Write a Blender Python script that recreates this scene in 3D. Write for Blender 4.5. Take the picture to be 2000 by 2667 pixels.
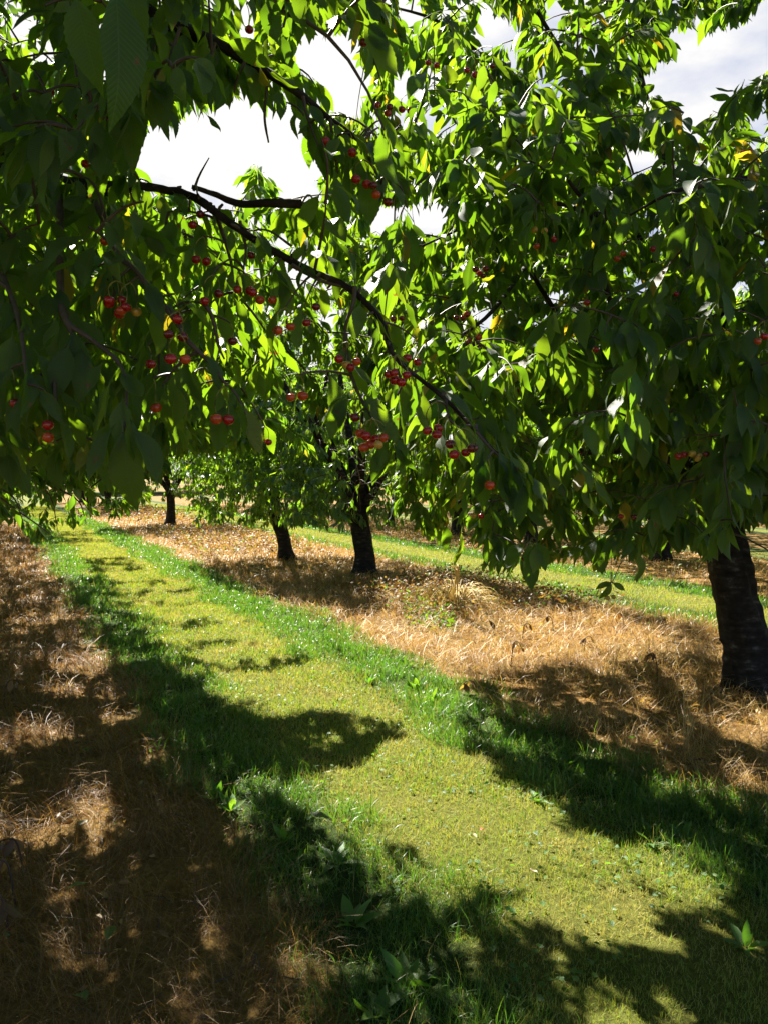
import bpy, math, random
import numpy as np
from mathutils import Vector
rng = np.random.default_rng(7); random.seed(7)
SC = bpy.context.scene; COL = SC.collection
for o in list(bpy.data.objects): bpy.data.objects.remove(o)

# ------------------------------------------------------------------ camera
CAMH = 1.6; YAW = math.radians(26.1); PIT = math.radians(2.65); FPX = 2081.
cd = bpy.data.cameras.new("camera"); cam = bpy.data.objects.new("camera", cd); COL.objects.link(cam)
cam.location = (0, 0, CAMH); cam.rotation_euler = (math.pi/2 - PIT, 0, -YAW)
cd.sensor_fit = 'HORIZONTAL'; cd.sensor_width = 36; cd.lens = FPX/2000*36; cd.clip_start = .05; cd.clip_end = 1500
SC.camera = cam
# ------------------------------------------------------------------ light
SUN_EL, SUN_AZ = 47.0, 2.0                       # azimuth measured from +Y towards +X
el, az = math.radians(SUN_EL), math.radians(SUN_AZ)
SUND = np.array([math.sin(az)*math.cos(el), math.cos(az)*math.cos(el), math.sin(el)])
sl = bpy.data.lights.new("sun", 'SUN'); sl.energy = 5.0; sl.angle = math.radians(.53); sl.color = (1, .945, .85)
so = bpy.data.objects.new("sun", sl); COL.objects.link(so)
so.rotation_euler = Vector(SUND.tolist()).to_track_quat('Z', 'Y').to_euler()
W = bpy.data.worlds.new("World"); SC.world = W; W.use_nodes = True
nt = W.node_tree; nt.nodes.clear(); N_ = nt.nodes.new; L_ = nt.links.new
out = N_('ShaderNodeOutputWorld'); sky = N_('ShaderNodeTexSky'); sky.sky_type = 'NISHITA'; sky.sun_disc = False
sky.sun_elevation = el; sky.sun_rotation = az; sky.air_density = .45; sky.dust_density = .3
b1 = N_('ShaderNodeBackground'); b1.inputs[1].default_value = .05; L_(sky.outputs[0], b1.inputs[0])
tc = N_('ShaderNodeTexCoord'); mp = N_('ShaderNodeMapping'); mp.inputs['Scale'].default_value = (1, 1, 2.2)
mp.inputs['Location'].default_value = (.35, .1, .2)
L_(tc.outputs['Generated'], mp.inputs[0]); nz = N_('ShaderNodeTexNoise'); nz.inputs['Scale'].default_value = 4.2
nz.inputs['Detail'].default_value = 7; nz.inputs['Roughness'].default_value = .55; L_(mp.outputs[0], nz.inputs[0])
# clouds thicken towards the left of the view and thin out to the upper right
dotn = N_('ShaderNodeVectorMath'); dotn.operation = 'DOT_PRODUCT'; dotn.inputs[1].default_value = (-.92, .30, -.05)
L_(tc.outputs['Generated'], dotn.inputs[0])
ad = N_('ShaderNodeMath'); ad.operation = 'MULTIPLY_ADD'; ad.inputs[1].default_value = .34
L_(dotn.outputs['Value'], ad.inputs[0]); L_(nz.outputs[0], ad.inputs[2])
cr = N_('ShaderNodeValToRGB'); cr.color_ramp.elements[0].position = .24; cr.color_ramp.elements[1].position = .44
L_(ad.outputs[0], cr.inputs[0])
b2 = N_('ShaderNodeBackground'); b2.inputs[0].default_value = (1, .985, .96, 1); b2.inputs[1].default_value = .255
b3 = N_('ShaderNodeBackground'); b3.inputs[0].default_value = (.66, .73, .95, 1); b3.inputs[1].default_value = .21
mxa = N_('ShaderNodeMixShader'); mxa.inputs[0].default_value = .9; L_(b1.outputs[0], mxa.inputs[1]); L_(b3.outputs[0], mxa.inputs[2])
mxb = N_('ShaderNodeMixShader'); L_(cr.outputs[0], mxb.inputs[0]); L_(mxa.outputs[0], mxb.inputs[1]); L_(b2.outputs[0], mxb.inputs[2])
# bright cloud confined to the sky in view to limit fill light; plain blue elsewhere
dots = N_('ShaderNodeVectorMath'); dots.operation = 'DOT_PRODUCT'; dots.inputs[1].default_value = (.36, .88, .30)
L_(tc.outputs['Generated'], dots.inputs[0]); msk = N_('ShaderNodeMapRange'); msk.interpolation_type = 'SMOOTHSTEP'
msk.inputs['From Min'].default_value = .82; msk.inputs['From Max'].default_value = .89; L_(dots.outputs['Value'], msk.inputs[0])
mxc = N_('ShaderNodeMixShader'); L_(msk.outputs[0], mxc.inputs[0]); L_(b1.outputs[0], mxc.inputs[1]); L_(mxb.outputs[0], mxc.inputs[2])
L_(mxc.outputs[0], out.inputs[0])
SC.view_settings.view_transform = 'Standard'; SC.view_settings.look = 'None'
SC.view_settings.exposure = 2.05; SC.view_settings.gamma = 1
SC.render.engine = 'CYCLES'
SC.cycles.max_bounces = 7; SC.cycles.diffuse_bounces = 2; SC.cycles.transmission_bounces = 4; SC.cycles.transparent_max_bounces = 4

# ------------------------------------------------------------------ view helpers
F = np.array([math.sin(YAW)*math.cos(PIT), math.cos(YAW)*math.cos(PIT), -math.sin(PIT)])
R = np.array([math.cos(YAW), -math.sin(YAW), 0.]); U = np.cross(R, F); CP = np.array([0, 0, CAMH])
def ray(x, y): return F + R*(x-1000)/FPX - U*(y-1333.5)/FPX
def pt(x, y, d): return CP + ray(x, y)*d
def gnd(x, y):
    d = ray(x, y); return CP + d*(CAMH/-d[2])
def proj(P):
    D = np.asarray(P) - CP; d = D@F; dd = np.where(np.abs(d) < 1e-6, 1e-6, d)
    return 1000 + FPX*(D@R)/dd, 1333.5 - FPX*(D@U)/dd, d
def inpoly(x, y, poly):
    x = np.asarray(x); y = np.asarray(y); r = np.zeros(x.shape, bool); n = len(poly); j = n-1
    for i in range(n):
        xi, yi = poly[i]; xj, yj = poly[j]
        c = ((yi > y) != (yj > y)) & (x < (xj-xi)*(y-yi)/((yj-yi) if yj != yi else 1e-9)+xi)
        r ^= c; j = i
    return r
HOLES = [
 [(362,392),(405,350),(425,340),(470,352),(482,305),(518,300),(565,312),(575,292),(621,292),(640,245),(655,295),(702,292),(712,340),(741,380),
  (772,330),(778,365),(768,410),(802,425),(842,442),(820,484),(800,506),(760,490),(712,455),(690,400),(650,365),(615,350),(590,372),(600,400),(640,440),(605,480),(612,512),(600,540),(550,505),(500,478),(410,466),(368,446)],
 [(755,140),(838,100),(904,100),(926,112),(918,169),(940,193),(985,185),(955,200),(955,241),(930,322),(905,305),(880,229),(842,193),(790,150)],
 [(960,545),(1000,545),(1170,545),(1145,600),(1090,590),(1060,560),(1000,588),(960,565)],
 [(1690,195),(1753,181),(1814,155),(1810,105),(1874,80),(1938,80),(1966,36),(2010,-20),(2120,-20),(2120,120),(2000,137),(1930,187),(1904,229),(1844,241),(1784,262),(1725,228)],
 [(1430,10),(1455,10),(1450,115),(1425,100)], [(1040,20),(1075,10),(1085,60),(1050,60)], [(1020,230),(1060,200),(1065,240),(1040,270)],
 [(1150,330),(1170,320),(1175,350),(1155,360)], [(1250,30),(1275,40),(1270,80),(1245,70)], [(1900,745),(1945,735),(1950,765),(1905,765)],
 [(1235,820),(1270,800),(1280,830),(1255,850)], [(1620,405),(1690,395),(1700,430),(1650,440)], [(1110,300),(1130,310),(1125,345),(1105,335)],
 [(35,60),(75,55),(70,105),(45,110)], [(100,110),(130,110),(130,155),(100,155)], [(268,65),(295,75),(290,110),(270,105)], [(280,145),(310,150),(300,195),(280,195)]]
CLEAR = [(-80,1390),(120,1410),(240,1370),(262,1290),(300,1290),(335,1350),(368,1285),(440,1270),(480,1195),(560,1185),(690,1190),(830,1195),(850,1270),(900,1290),
 (950,1290),(960,1400),(1020,1390),(1100,1400),(1140,1440),(1160,1500),(1200,1480),(1300,1500),(1345,1545),(1400,1545),(1440,1460),(1500,1480),(1560,1510),
 (1600,1510),(1640,1490),(1700,1450),(1800,1440),(1860,1470),(1960,1400),(2080,1350),(2080,2900),(-80,2900)]
LIT = [[(1.5,14),(1.45,9),(1.5,5.6),(1.75,5.05),(2.3,4.75),(2.35,4.4),(1.95,4.1),(1.85,3.9),(1.6,3.6),(1.6,2.9),(1.75,2.3),(2.0,1.9),(2.45,2.0),(2.5,2.5),(2.25,3.0),(2.1,3.5),
 (2.45,4.1),(2.9,4.8),(3.1,5.4),(3.6,5.5),(4.3,5.15),(5.6,5.3),(6.0,6.0),(6.4,7.2),(5.2,7.6),(3.9,8.0),(3.3,9.3),(2.9,11),(2.8,14)],
 [(3.9,3.05),(4.5,3.0),(4.5,3.7),(4.0,3.5)],

 [(4.2,9.0),(4.9,8.9),(4.9,9.8),(4.3,9.7)], [(1.0,9.0),(1.3,9.0),(1.35,10.5),(1.0,10)], [(6.6,5),(8.6,5),(8.6,30),(6.9,30)]]
LIT.append([tuple(gnd(1150+150*math.cos(t), 1600+80*math.sin(t))[:2]) for t in np.arange(8)*math.pi/4])
NLIT = len(LIT)
for _x, _y, _a, _b in [(150,1600,80,26),(240,1735,90,24),(230,1812,110,22),(190,2165,130,75),(100,1930,110,36),(20,2210,60,60),(180,1480,46,16),(345,1575,50,18),
        (330,1890,70,25),(900,2120,170,80),(740,2050,100,40),(1000,2260,90,50),(620,2130,50,40),(250,2560,60,30),(1120,2290,60,40),(1720,1920,60,14)]:
    LIT.append([tuple(gnd(_x+_a*math.cos(t), _y+_b*math.sin(t))[:2]) for t in np.arange(8)*math.pi/4])
def cull(c, tip, mode, rg=rng):
    """leaves dropped where the crowns of the photographed trees have gaps, and where sunlight reaches the ground"""
    keep = np.ones(len(c), bool)
    for q in (c, tip, c*.5+tip*.5, c*1.5-tip*.5, c+R*.018, c-R*.018):
        x, y, d = proj(q); inf = d > .15
        for h in HOLES: keep &= ~(inf & inpoly(x, y, h))
        if 'clear' in mode: keep &= ~(inf & inpoly(x, y, CLEAR)) & ~(inf & (y > 1270) & (x < 230) & (rg.random(len(c)) < .35))
    x, y, d = proj(tip); keep &= ~((d > -.2) & (np.linalg.norm(c-CP, axis=1) < .62))
    if 'lit' in mode:
        g = c - SUND*(c[:, 2:3]/SUND[2]); r = rg.random(len(c))
        g = g + np.stack([.07*np.sin(g[:, 1]*9+g[:, 0]*4)+.05*np.sin(g[:, 1]*23), .09*np.sin(g[:, 0]*11+g[:, 1]*3)+.05*np.sin(g[:, 0]*29), 0*r], -1)
        band = (np.sin(g[:, 1]*5.1+1.3*np.sin(g[:, 1]*1.7)+g[:, 0]*.8) > .35) & (g[:, 1] > 5.8) & (g[:, 0] < 2.45+.3*np.sin(g[:, 1]*2.3)); pr = np.where(band, .15, .95)
        for i, h in enumerate(LIT): keep &= ~(inpoly(g[:, 0], g[:, 1], h) & (r < (pr if i < NLIT else .8)))
    return keep

# ------------------------------------------------------------------ materials
def mat(name):
    m = bpy.data.materials.new(name); m.use_nodes = True; m.node_tree.nodes.clear()
    return m, m.node_tree.nodes.new, m.node_tree.links.new
def ramp(N, stops):
    r = N('ShaderNodeValToRGB'); e = r.color_ramp.elements
    while len(e) < len(stops): e.new(.5)
    for k, (p, c) in enumerate(stops): e[k].position = p; e[k].color = (*c, 1)
    return r
def leaf_mat(name, refl, trans,  rough=.42, veins=True, yellow=.012, spec=.5, patch=None, ks=1., kt=1.):
    """refl / trans: colour stops over a random value per leaf"""
    m, N, L = mat(name); o = N('ShaderNodeOutputMaterial'); g = N('ShaderNodeNewGeometry')
    refl = [tuple(v*ks for v in c) for c in refl]; trans = [tuple(v*kt for v in c) for c in trans]; n = len(refl)
    def stops(q): return [(k/(n-1), c) for k, c in enumerate(q)] if not yellow else [(k/(n-2)*(.985-yellow), c) for k, c in enumerate(q[:-1])]+[(1-yellow, q[-1])]
    ra = ramp(N, stops(refl)); rt = ramp(N, stops(trans))
    L(g.outputs['Random Per Island'], ra.inputs[0]); L(g.outputs['Random Per Island'], rt.inputs[0])
    di = N('ShaderNodeBsdfPrincipled'); di.inputs['Roughness'].default_value = rough; di.inputs['Specular IOR Level'].default_value = spec
    tr = N('ShaderNodeBsdfTranslucent'); mx = N('ShaderNodeAddShader')
    ca, ct = ra.outputs[0], rt.outputs[0]
    if veins:
        uv = N('ShaderNodeUVMap'); sp = N('ShaderNodeSeparateXYZ'); L(uv.outputs[0], sp.inputs[0])
        ab = N('ShaderNodeMath'); ab.operation = 'SUBTRACT'; ab.inputs[1].default_value = .5; L(sp.outputs[1], ab.inputs[0])
        a2 = N('ShaderNodeMath'); a2.operation = 'ABSOLUTE'; L(ab.outputs[0], a2.inputs[0])
        k1 = N('ShaderNodeMath'); k1.operation = 'MULTIPLY_ADD'; k1.inputs[1].default_value = -9; 
        k0 = N('ShaderNodeMath'); k0.operation = 'MULTIPLY'; k0.inputs[1].default_value = 22; L(sp.outputs[0], k0.inputs[0])
        L(a2.outputs[0], k1.inputs[0]); L(k0.outputs[0], k1.inputs[2])
        s = N('ShaderNodeMath'); s.operation = 'PINGPONG'; s.inputs[1].default_value = .5; L(k1.outputs[0], s.inputs[0])
        vr = N('ShaderNodeMapRange'); vr.inputs['From Min'].default_value = 0; vr.inputs['From Max'].default_value = .12
        vr.inputs['To Min'].default_value = 1; vr.inputs['To Max'].default_value = 0; L(s.outputs[0], vr.inputs[0])
        mr = N('ShaderNodeMapRange'); mr.inputs['From Max'].default_value = .025; mr.inputs['To Min'].default_value = 1; mr.inputs['To Max'].default_value = 0; L(a2.outputs[0], mr.inputs[0])
        mm = N('ShaderNodeMath'); mm.operation = 'MAXIMUM'; L(vr.outputs[0], mm.inputs[0]); L(mr.outputs[0], mm.inputs[1])
        def shade(c, k, col):
            q = N('ShaderNodeMath'); q.operation = 'MULTIPLY'; q.inputs[1].default_value = k; L(mm.outputs[0], q.inputs[0])
            x = N('ShaderNodeMix'); x.data_type = 'RGBA'; L(q.outputs[0], x.inputs[0]); L(c, x.inputs[6]); x.inputs[7].default_value = (*col, 1); return x.outputs[2]
        tb = N('ShaderNodeTexCoord'); nb = N('ShaderNodeTexNoise'); nb.inputs['Scale'].default_value = 34; nb.inputs['Detail'].default_value = 3; L(tb.outputs['Object'], nb.inputs[0])
        rb = N('ShaderNodeMapRange'); rb.inputs['From Min'].default_value = .69; rb.inputs['From Max'].default_value = .73; L(nb.outputs[0], rb.inputs[0])
        def spot(c, col):
            x = N('ShaderNodeMix'); x.data_type = 'RGBA'; L(rb.outputs[0], x.inputs[0]); L(c, x.inputs[6]); x.inputs[7].default_value = (*col, 1); return x.outputs[2]
        ca = spot(ca, (.09,.05,.02)); ct = spot(ct, (.10,.045,.008))
        ca = shade(ca, .35, (.09, .13, .05)); ct = shade(ct, .38, (.09, .14, .01))
        bp = N('ShaderNodeBump'); bp.invert = True; bp.inputs['Strength'].default_value = .55; bp.inputs['Distance'].default_value = .002; L(s.outputs[0], bp.inputs['Height'])
        bp.invert = False; L(bp.outputs[0], di.inputs['Normal'])
        no = N('ShaderNodeTexNoise'); no.inputs['Scale'].default_value = 55; tcn = N('ShaderNodeTexCoord'); L(tcn.outputs['Object'], no.inputs[0])
        rr = N('ShaderNodeMapRange'); rr.inputs['To Min'].default_value = rough-.12; rr.inputs['To Max'].default_value = rough+.2; L(no.outputs[0], rr.inputs[0]); L(rr.outputs[0], di.inputs['Roughness'])
    if patch:
        tcp = N('ShaderNodeTexCoord'); pn = N('ShaderNodeTexNoise'); pn.inputs['Scale'].default_value = 2.6; pn.inputs['Detail'].default_value = 5; pn.inputs['Roughness'].default_value = .6; L(tcp.outputs['Object'], pn.inputs[0])
        pm = N('ShaderNodeMapRange'); pm.inputs['From Min'].default_value = .47; pm.inputs['From Max'].default_value = .66; pm.inputs['To Max'].default_value = patch[0]; L(pn.outputs[0], pm.inputs[0])
        def px(c, col):
            x = N('ShaderNodeMix'); x.data_type = 'RGBA'; L(pm.outputs[0], x.inputs[0]); L(c, x.inputs[6]); x.inputs[7].default_value = (*col, 1); return x.outputs[2]
        ca = px(ca, patch[1]); ct = px(ct, patch[2])
    L(ca, di.inputs['Base Color']); L(ct, tr.inputs[0]); L(di.outputs[0], mx.inputs[0]); L(tr.outputs[0], mx.inputs[1]); L(mx.outputs[0], o.inputs[0])
    return m
CR = [(.014,.040,.010),(.019,.050,.011),(.026,.062,.012),(.036,.075,.013),(.12,.12,.02)]
CT = [(.11,.235,.005),(.15,.285,.006),(.19,.32,.006),(.235,.35,.008),(.42,.32,.01)]
M_LEAF = leaf_mat('cherry_leaf', CR, CT, ks=.5, kt=.58, spec=.3, rough=.5)
M_LEAFR = leaf_mat('cherry_leaf_yellowing', [(.015,.040,.010),(.022,.054,.012),(.030,.066,.013),(.045,.080,.014),(.16,.12,.02)], [(.12,.25,.006),(.155,.30,.008),(.19,.325,.008),(.24,.35,.01),(.5,.34,.012)], yellow=.014, ks=.48, kt=.6, spec=.3, rough=.52)
M_LEAFF = leaf_mat('orchard_leaf_small', CR, [(.10,.215,.008),(.13,.26,.01),(.165,.29,.01),(.21,.32,.012),(.34,.30,.015)], veins=False, rough=.38, ks=.68, kt=.8)
M_WOODF = leaf_mat('far_leaf', [(.03,.05,.025),(.045,.07,.03),(.06,.085,.035)], [(.03,.05,.01),(.045,.07,.012),(.06,.085,.015)], veins=False, rough=.7, yellow=0)
M_GMOWN = leaf_mat('mown_blade', [(.135,.23,.03),(.18,.275,.04),(.23,.31,.05),(.30,.33,.065),(.43,.37,.13)], [(.17,.25,.012),(.22,.28,.014),(.26,.30,.016),(.29,.28,.02),(.28,.24,.04)], veins=False, rough=.6, yellow=.0, spec=.15, ks=.66, kt=.6, patch=(.7, (.36,.27,.09), (.2,.15,.035)))
M_GLONG = leaf_mat('long_blade', [(.035,.10,.015),(.055,.135,.02),(.08,.16,.022),(.14,.21,.03),(.30,.26,.10)], [(.06,.17,.008),(.08,.21,.01),(.11,.23,.01),(.15,.24,.012),(.2,.17,.03)], veins=False, rough=.4, yellow=.06, spec=.3, ks=.62, kt=.6)
M_STRAW = leaf_mat('straw_blade', [(.10,.048,.013),(.23,.125,.028),(.39,.24,.058),(.50,.35,.10),(.30,.25,.15),(.28,.13,.028)], [(.10,.045,.008),(.16,.08,.012),(.19,.11,.016),(.22,.145,.024),(.15,.11,.05),(.17,.07,.012)], veins=False, rough=.5, yellow=0, spec=.35, patch=(.65, (.15,.085,.035), (.08,.04,.012)))
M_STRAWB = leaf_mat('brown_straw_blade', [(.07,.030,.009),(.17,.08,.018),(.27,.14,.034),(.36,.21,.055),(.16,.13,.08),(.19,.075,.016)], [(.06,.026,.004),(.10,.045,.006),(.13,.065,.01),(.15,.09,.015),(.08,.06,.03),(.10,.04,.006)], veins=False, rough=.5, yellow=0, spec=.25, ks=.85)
M_DEAD = leaf_mat('withered_leaf', [(.05,.025,.012),(.10,.05,.02),(.18,.10,.035),(.30,.20,.06),(.08,.12,.02)], [(.05,.02,.006),(.09,.04,.008),(.14,.075,.012),(.20,.14,.02),(.06,.12,.01)], veins=False, rough=.6, yellow=.1)
M_WEED = leaf_mat('weed_leaf', [(.04,.11,.018),(.06,.14,.022),(.08,.17,.025),(.11,.18,.03)], [(.08,.20,.008),(.10,.24,.01),(.13,.27,.01),(.17,.28,.01)], rough=.4, yellow=0, ks=.6, kt=.7, spec=.3)
M_SILV = leaf_mat('silver_leaf', [(.30,.36,.25),(.42,.48,.36)], [(.1,.16,.04),(.12,.18,.05)], veins=False, rough=.35, yellow=0)
def plain(name, col, rough=.5, spec=.5, sub=0):
    m, N, L = mat(name); o = N('ShaderNodeOutputMaterial'); p = N('ShaderNodeBsdfPrincipled')
    no = N('ShaderNodeTexNoise'); no.inputs['Scale'].default_value = 60; t = N('ShaderNodeTexCoord'); L(t.outputs['Object'], no.inputs[0])
    r = ramp(N, [(.3, tuple(c*.72 for c in col)), (.7, tuple(min(1, c*1.2) for c in col))]); L(no.outputs[0], r.inputs[0]); L(r.outputs[0], p.inputs['Base Color'])
    p.inputs['Roughness'].default_value = rough; p.inputs['Specular IOR Level'].default_value = spec
    if sub: p.inputs['Subsurface Weight'].default_value = sub; p.inputs['Subsurface Radius'].default_value = (.006,.002,.001)
    L(p.outputs[0], o.inputs[0]); return m
M_RED = plain('ripe_cherry', (.34,.006,.010), .12, .7, .25); M_DRED = plain('dark_cherry', (.14,.004,.008), .14, .7, .15)
M_ORG = plain('orange_cherry', (.50,.065,.014), .14, .6, .3); M_YEL = plain('yellow_cherry', (.50,.30,.05), .16, .6, .3)
M_STALK = plain('stalk', (.20,.20,.04), .5, .4); M_TWIG = plain('young_bark', (.075,.052,.038), .6, .4)
M_PAPER = plain('bleached_scrap', (.26,.21,.12), .6); M_REDL = plain('red_leaf', (.5,.03,.03), .5)
def bark():
    m, N, L = mat('cherry_bark'); o = N('ShaderNodeOutputMaterial'); p = N('ShaderNodeBsdfPrincipled'); t = N('ShaderNodeTexCoord')
    mp = N('ShaderNodeMapping'); mp.inputs['Scale'].default_value = (6, 6, 17); L(t.outputs['Object'], mp.inputs[0])
    a = N('ShaderNodeTexNoise'); a.inputs['Scale'].default_value = 1.6; a.inputs['Detail'].default_value = 6; L(mp.outputs[0], a.inputs[0])
    b = N('ShaderNodeTexNoise'); b.inputs['Scale'].default_value = 11; b.inputs['Detail'].default_value = 9; b.inputs['Roughness'].default_value = .68; L(t.outputs['Object'], b.inputs[0])
    r = ramp(N, [(.36,(.008,.006,.005)),(.5,(.022,.017,.013)),(.58,(.04,.034,.028)),(.66,(.12,.105,.09))])
    md = N('ShaderNodeMath'); md.operation = 'MULTIPLY_ADD'; md.inputs[1].default_value = .5; L(a.outputs[0], md.inputs[0])
    h = N('ShaderNodeMath'); h.operation = 'MULTIPLY'; h.inputs[1].default_value = .5; L(b.outputs[0], h.inputs[0]); L(h.outputs[0], md.inputs[2])
    L(md.outputs[0], r.inputs[0]); L(r.outputs[0], p.inputs['Base Color']); p.inputs['Roughness'].default_value = .85; p.inputs['Specular IOR Level'].default_value = .2
    bp = N('ShaderNodeBump'); bp.inputs['Distance'].default_value = .02; bp.inputs['Strength'].default_value = .9; L(md.outputs[0], bp.inputs['Height']); L(bp.outputs[0], p.inputs['Normal'])
    L(p.outputs[0], o.inputs[0]); return m
M_BARK = bark()

# ------------------------------------------------------------------ mesh helpers
def mesh_np(name, V, faces_list, mats, parent=None, uv=None, matidx=None, smooth=False):
    """faces_list: list of (n,k) int arrays"""
    me = bpy.data.meshes.new(name); nv = len(V); me.vertices.add(nv); me.vertices.foreach_set('co', np.ascontiguousarray(V, dtype=np.float32).ravel())
    loops = np.concatenate([f.ravel() for f in faces_list]) if faces_list else np.zeros(0, int)
    sizes = np.concatenate([np.full(len(f), f.shape[1]) for f in faces_list])
    me.loops.add(len(loops)); me.loops.foreach_set('vertex_index', loops.astype(np.int32))
    me.polygons.add(len(sizes)); st = np.concatenate([[0], np.cumsum(sizes)[:-1]]); me.polygons.foreach_set('loop_start', st.astype(np.int32))
    if matidx is not None: me.polygons.foreach_set('material_index', matidx.astype(np.int32))
    if uv is not None:
        l = me.uv_layers.new(name='UVMap'); l.data.foreach_set('uv', uv[loops].astype(np.float32).ravel())
    me.update(calc_edges=True); me.validate(clean_customdata=False)
    if smooth: me.polygons.foreach_set('use_smooth', np.ones(len(sizes), bool))
    for m in (mats if isinstance(mats, list) else [mats]): me.materials.append(m)
    o = bpy.data.objects.new(name, me); COL.objects.link(o)
    if parent: o.parent = parent; 
    return o
def tag(o, label=None, cat=None, group=None, kind=None):
    if label: o['label'] = label
    if cat: o['category'] = cat
    if group: o['group'] = group
    if kind: o['kind'] = kind
    return o
def empty(name, loc, rz=0):
    o = bpy.data.objects.new(name, None); COL.objects.link(o); o.location = loc; o.rotation_euler = (0, 0, rz); o.empty_display_size = .2; return o
def nrm(v): return v/np.maximum(np.linalg.norm(v, axis=-1, keepdims=True), 1e-9)
class Tubes:
    def __init__(s): s.V = []; s.Fq = []; s.n = 0
    def add(s, P, r, k=6, rough=0.):
        P = np.asarray(P, float); r = np.asarray(r, float)*np.ones(len(P)); T = nrm(np.gradient(P, axis=0)); 
        ref = np.array([0, 0, 1.]) if abs(T[0][2]) < .9 else np.array([1., 0, 0]); a = nrm(np.cross(T, ref)); b = np.cross(T, a)
        th = np.arange(k)*2*math.pi/k; rr = r[:, None]*(1+rough*rng.standard_normal((len(P), k)))
        v = P[:, None]+(a[:, None]*np.cos(th)[None, :, None]+b[:, None]*np.sin(th)[None, :, None])*rr[..., None]
        i = np.arange(len(P)-1)[:, None]*k; j = np.arange(k)[None]; j2 = (j+1) % k
        f = np.stack([i+j, i+j2, i+k+j2, i+k+j], -1).reshape(-1, 4)+s.n
        s.V.append(v.reshape(-1, 3)); s.Fq.append(f); s.n += v.shape[0]*k
    def build(s, name, m, parent=None):
        if not s.V: return None
        return mesh_np(name, np.concatenate(s.V), [np.concatenate(s.Fq)], m, parent, smooth=True)
def spline(P, n):
    P = np.asarray(P, float); 
    if len(P) < 3: t = np.linspace(0, 1, n)[:, None]; return P[0]*(1-t)+P[-1]*t
    Q = np.vstack([2*P[0]-P[1], P, 2*P[-1]-P[-2]]); o = []
    for u in np.linspace(0, len(P)-1-1e-6, n):
        i = int(u); t = u-i; a, b, c, d = Q[i:i+4]
        o.append(.5*((2*b)+(-a+c)*t+(2*a-5*b+4*c-d)*t*t+(-a+3*b-3*c+d)*t**3))
    return np.array(o)
WU = np.array([0,.1,.25,.42,.58,.73,.85,.93,1.]); WW = np.array([.10,.42,.80,1,.96,.74,.42,.17,.0])
def leaf_mesh(name, B, A, Nn, Ln, m, parent, seg=5, wid=.208, petiole=.2, loc=np.zeros(3), wr=None):
    """B leaf bases, A axis, Nn normal, Ln length; one mesh for all the leaves of one crown"""
    n = len(B); A = nrm(A); Nn = nrm(Nn-A*np.sum(Nn*A, 1, keepdims=True)); S = np.cross(A, Nn)
    if seg >= 10: u = np.linspace(0, 1, seg*2+1)
    elif seg == 5: u = np.array([0,.2,.45,.7,.88,1.])
    elif seg == 3: u = np.array([0,.4,.75,1.])
    else: u = np.linspace(0, 1, seg+1)
    w = np.interp(u, WU, WW)
    if seg >= 10: w = w*(1+np.where(np.arange(len(u)) % 2, .045, -.045)); w[-1] = .0
    u = np.concatenate([[-petiole], u]); w = np.concatenate([[.03], w]); K = len(u)
    bend = (rng.random(n)*.42+.04)*np.sign(rng.random(n)-.12); fold = rng.random(n)*.5+.12; wv = rng.standard_normal(n)*.05; ph = rng.random(n)*6.28
    w_ = wid*(.85+.3*rng.random(n)) if wr is None else wr
    up = np.maximum(u, 0)
    x = u[None]*Ln[:, None]; zc = (-bend[:, None]*up[None]**2+wv[:, None]*np.sin(up[None]*7+ph[:, None])*up[None])*Ln[:, None]
    hw = w[None]*(w_*Ln)[:, None]
    C = B[:, None]+A[:, None]*x[..., None]+Nn[:, None]*zc[..., None]
    ez = fold[:, None]*hw+.10*hw*np.sin(up[None]*11+ph[:, None])
    Lf = C+S[:, None]*hw[..., None]+Nn[:, None]*ez[..., None]; Rt = C-S[:, None]*hw[..., None]+Nn[:, None]*(fold[:, None]*hw-.1*hw*np.cos(up[None]*9+ph[:, None]))[..., None]
    V = np.stack([Lf, C, Rt], 2).reshape(-1, 3)-loc
    i = np.arange(K-1)*3; q = np.concatenate([np.stack([i, i+3, i+4, i+1], -1), np.stack([i+1, i+4, i+5, i+2], -1)])
    Fq = (q[None]+(np.arange(n)*K*3)[:, None, None]).reshape(-1, 4)
    uu = np.stack([np.repeat(u, 3), np.tile([0., .5, 1.], K)], -1)
    uu[:, 1] = .5+(uu[:, 1]-.5)*np.repeat(np.maximum(w, .02), 3)
    return mesh_np(name, V, [Fq], m, parent, uv=np.tile(uu, (n, 1)), smooth=True)

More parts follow.
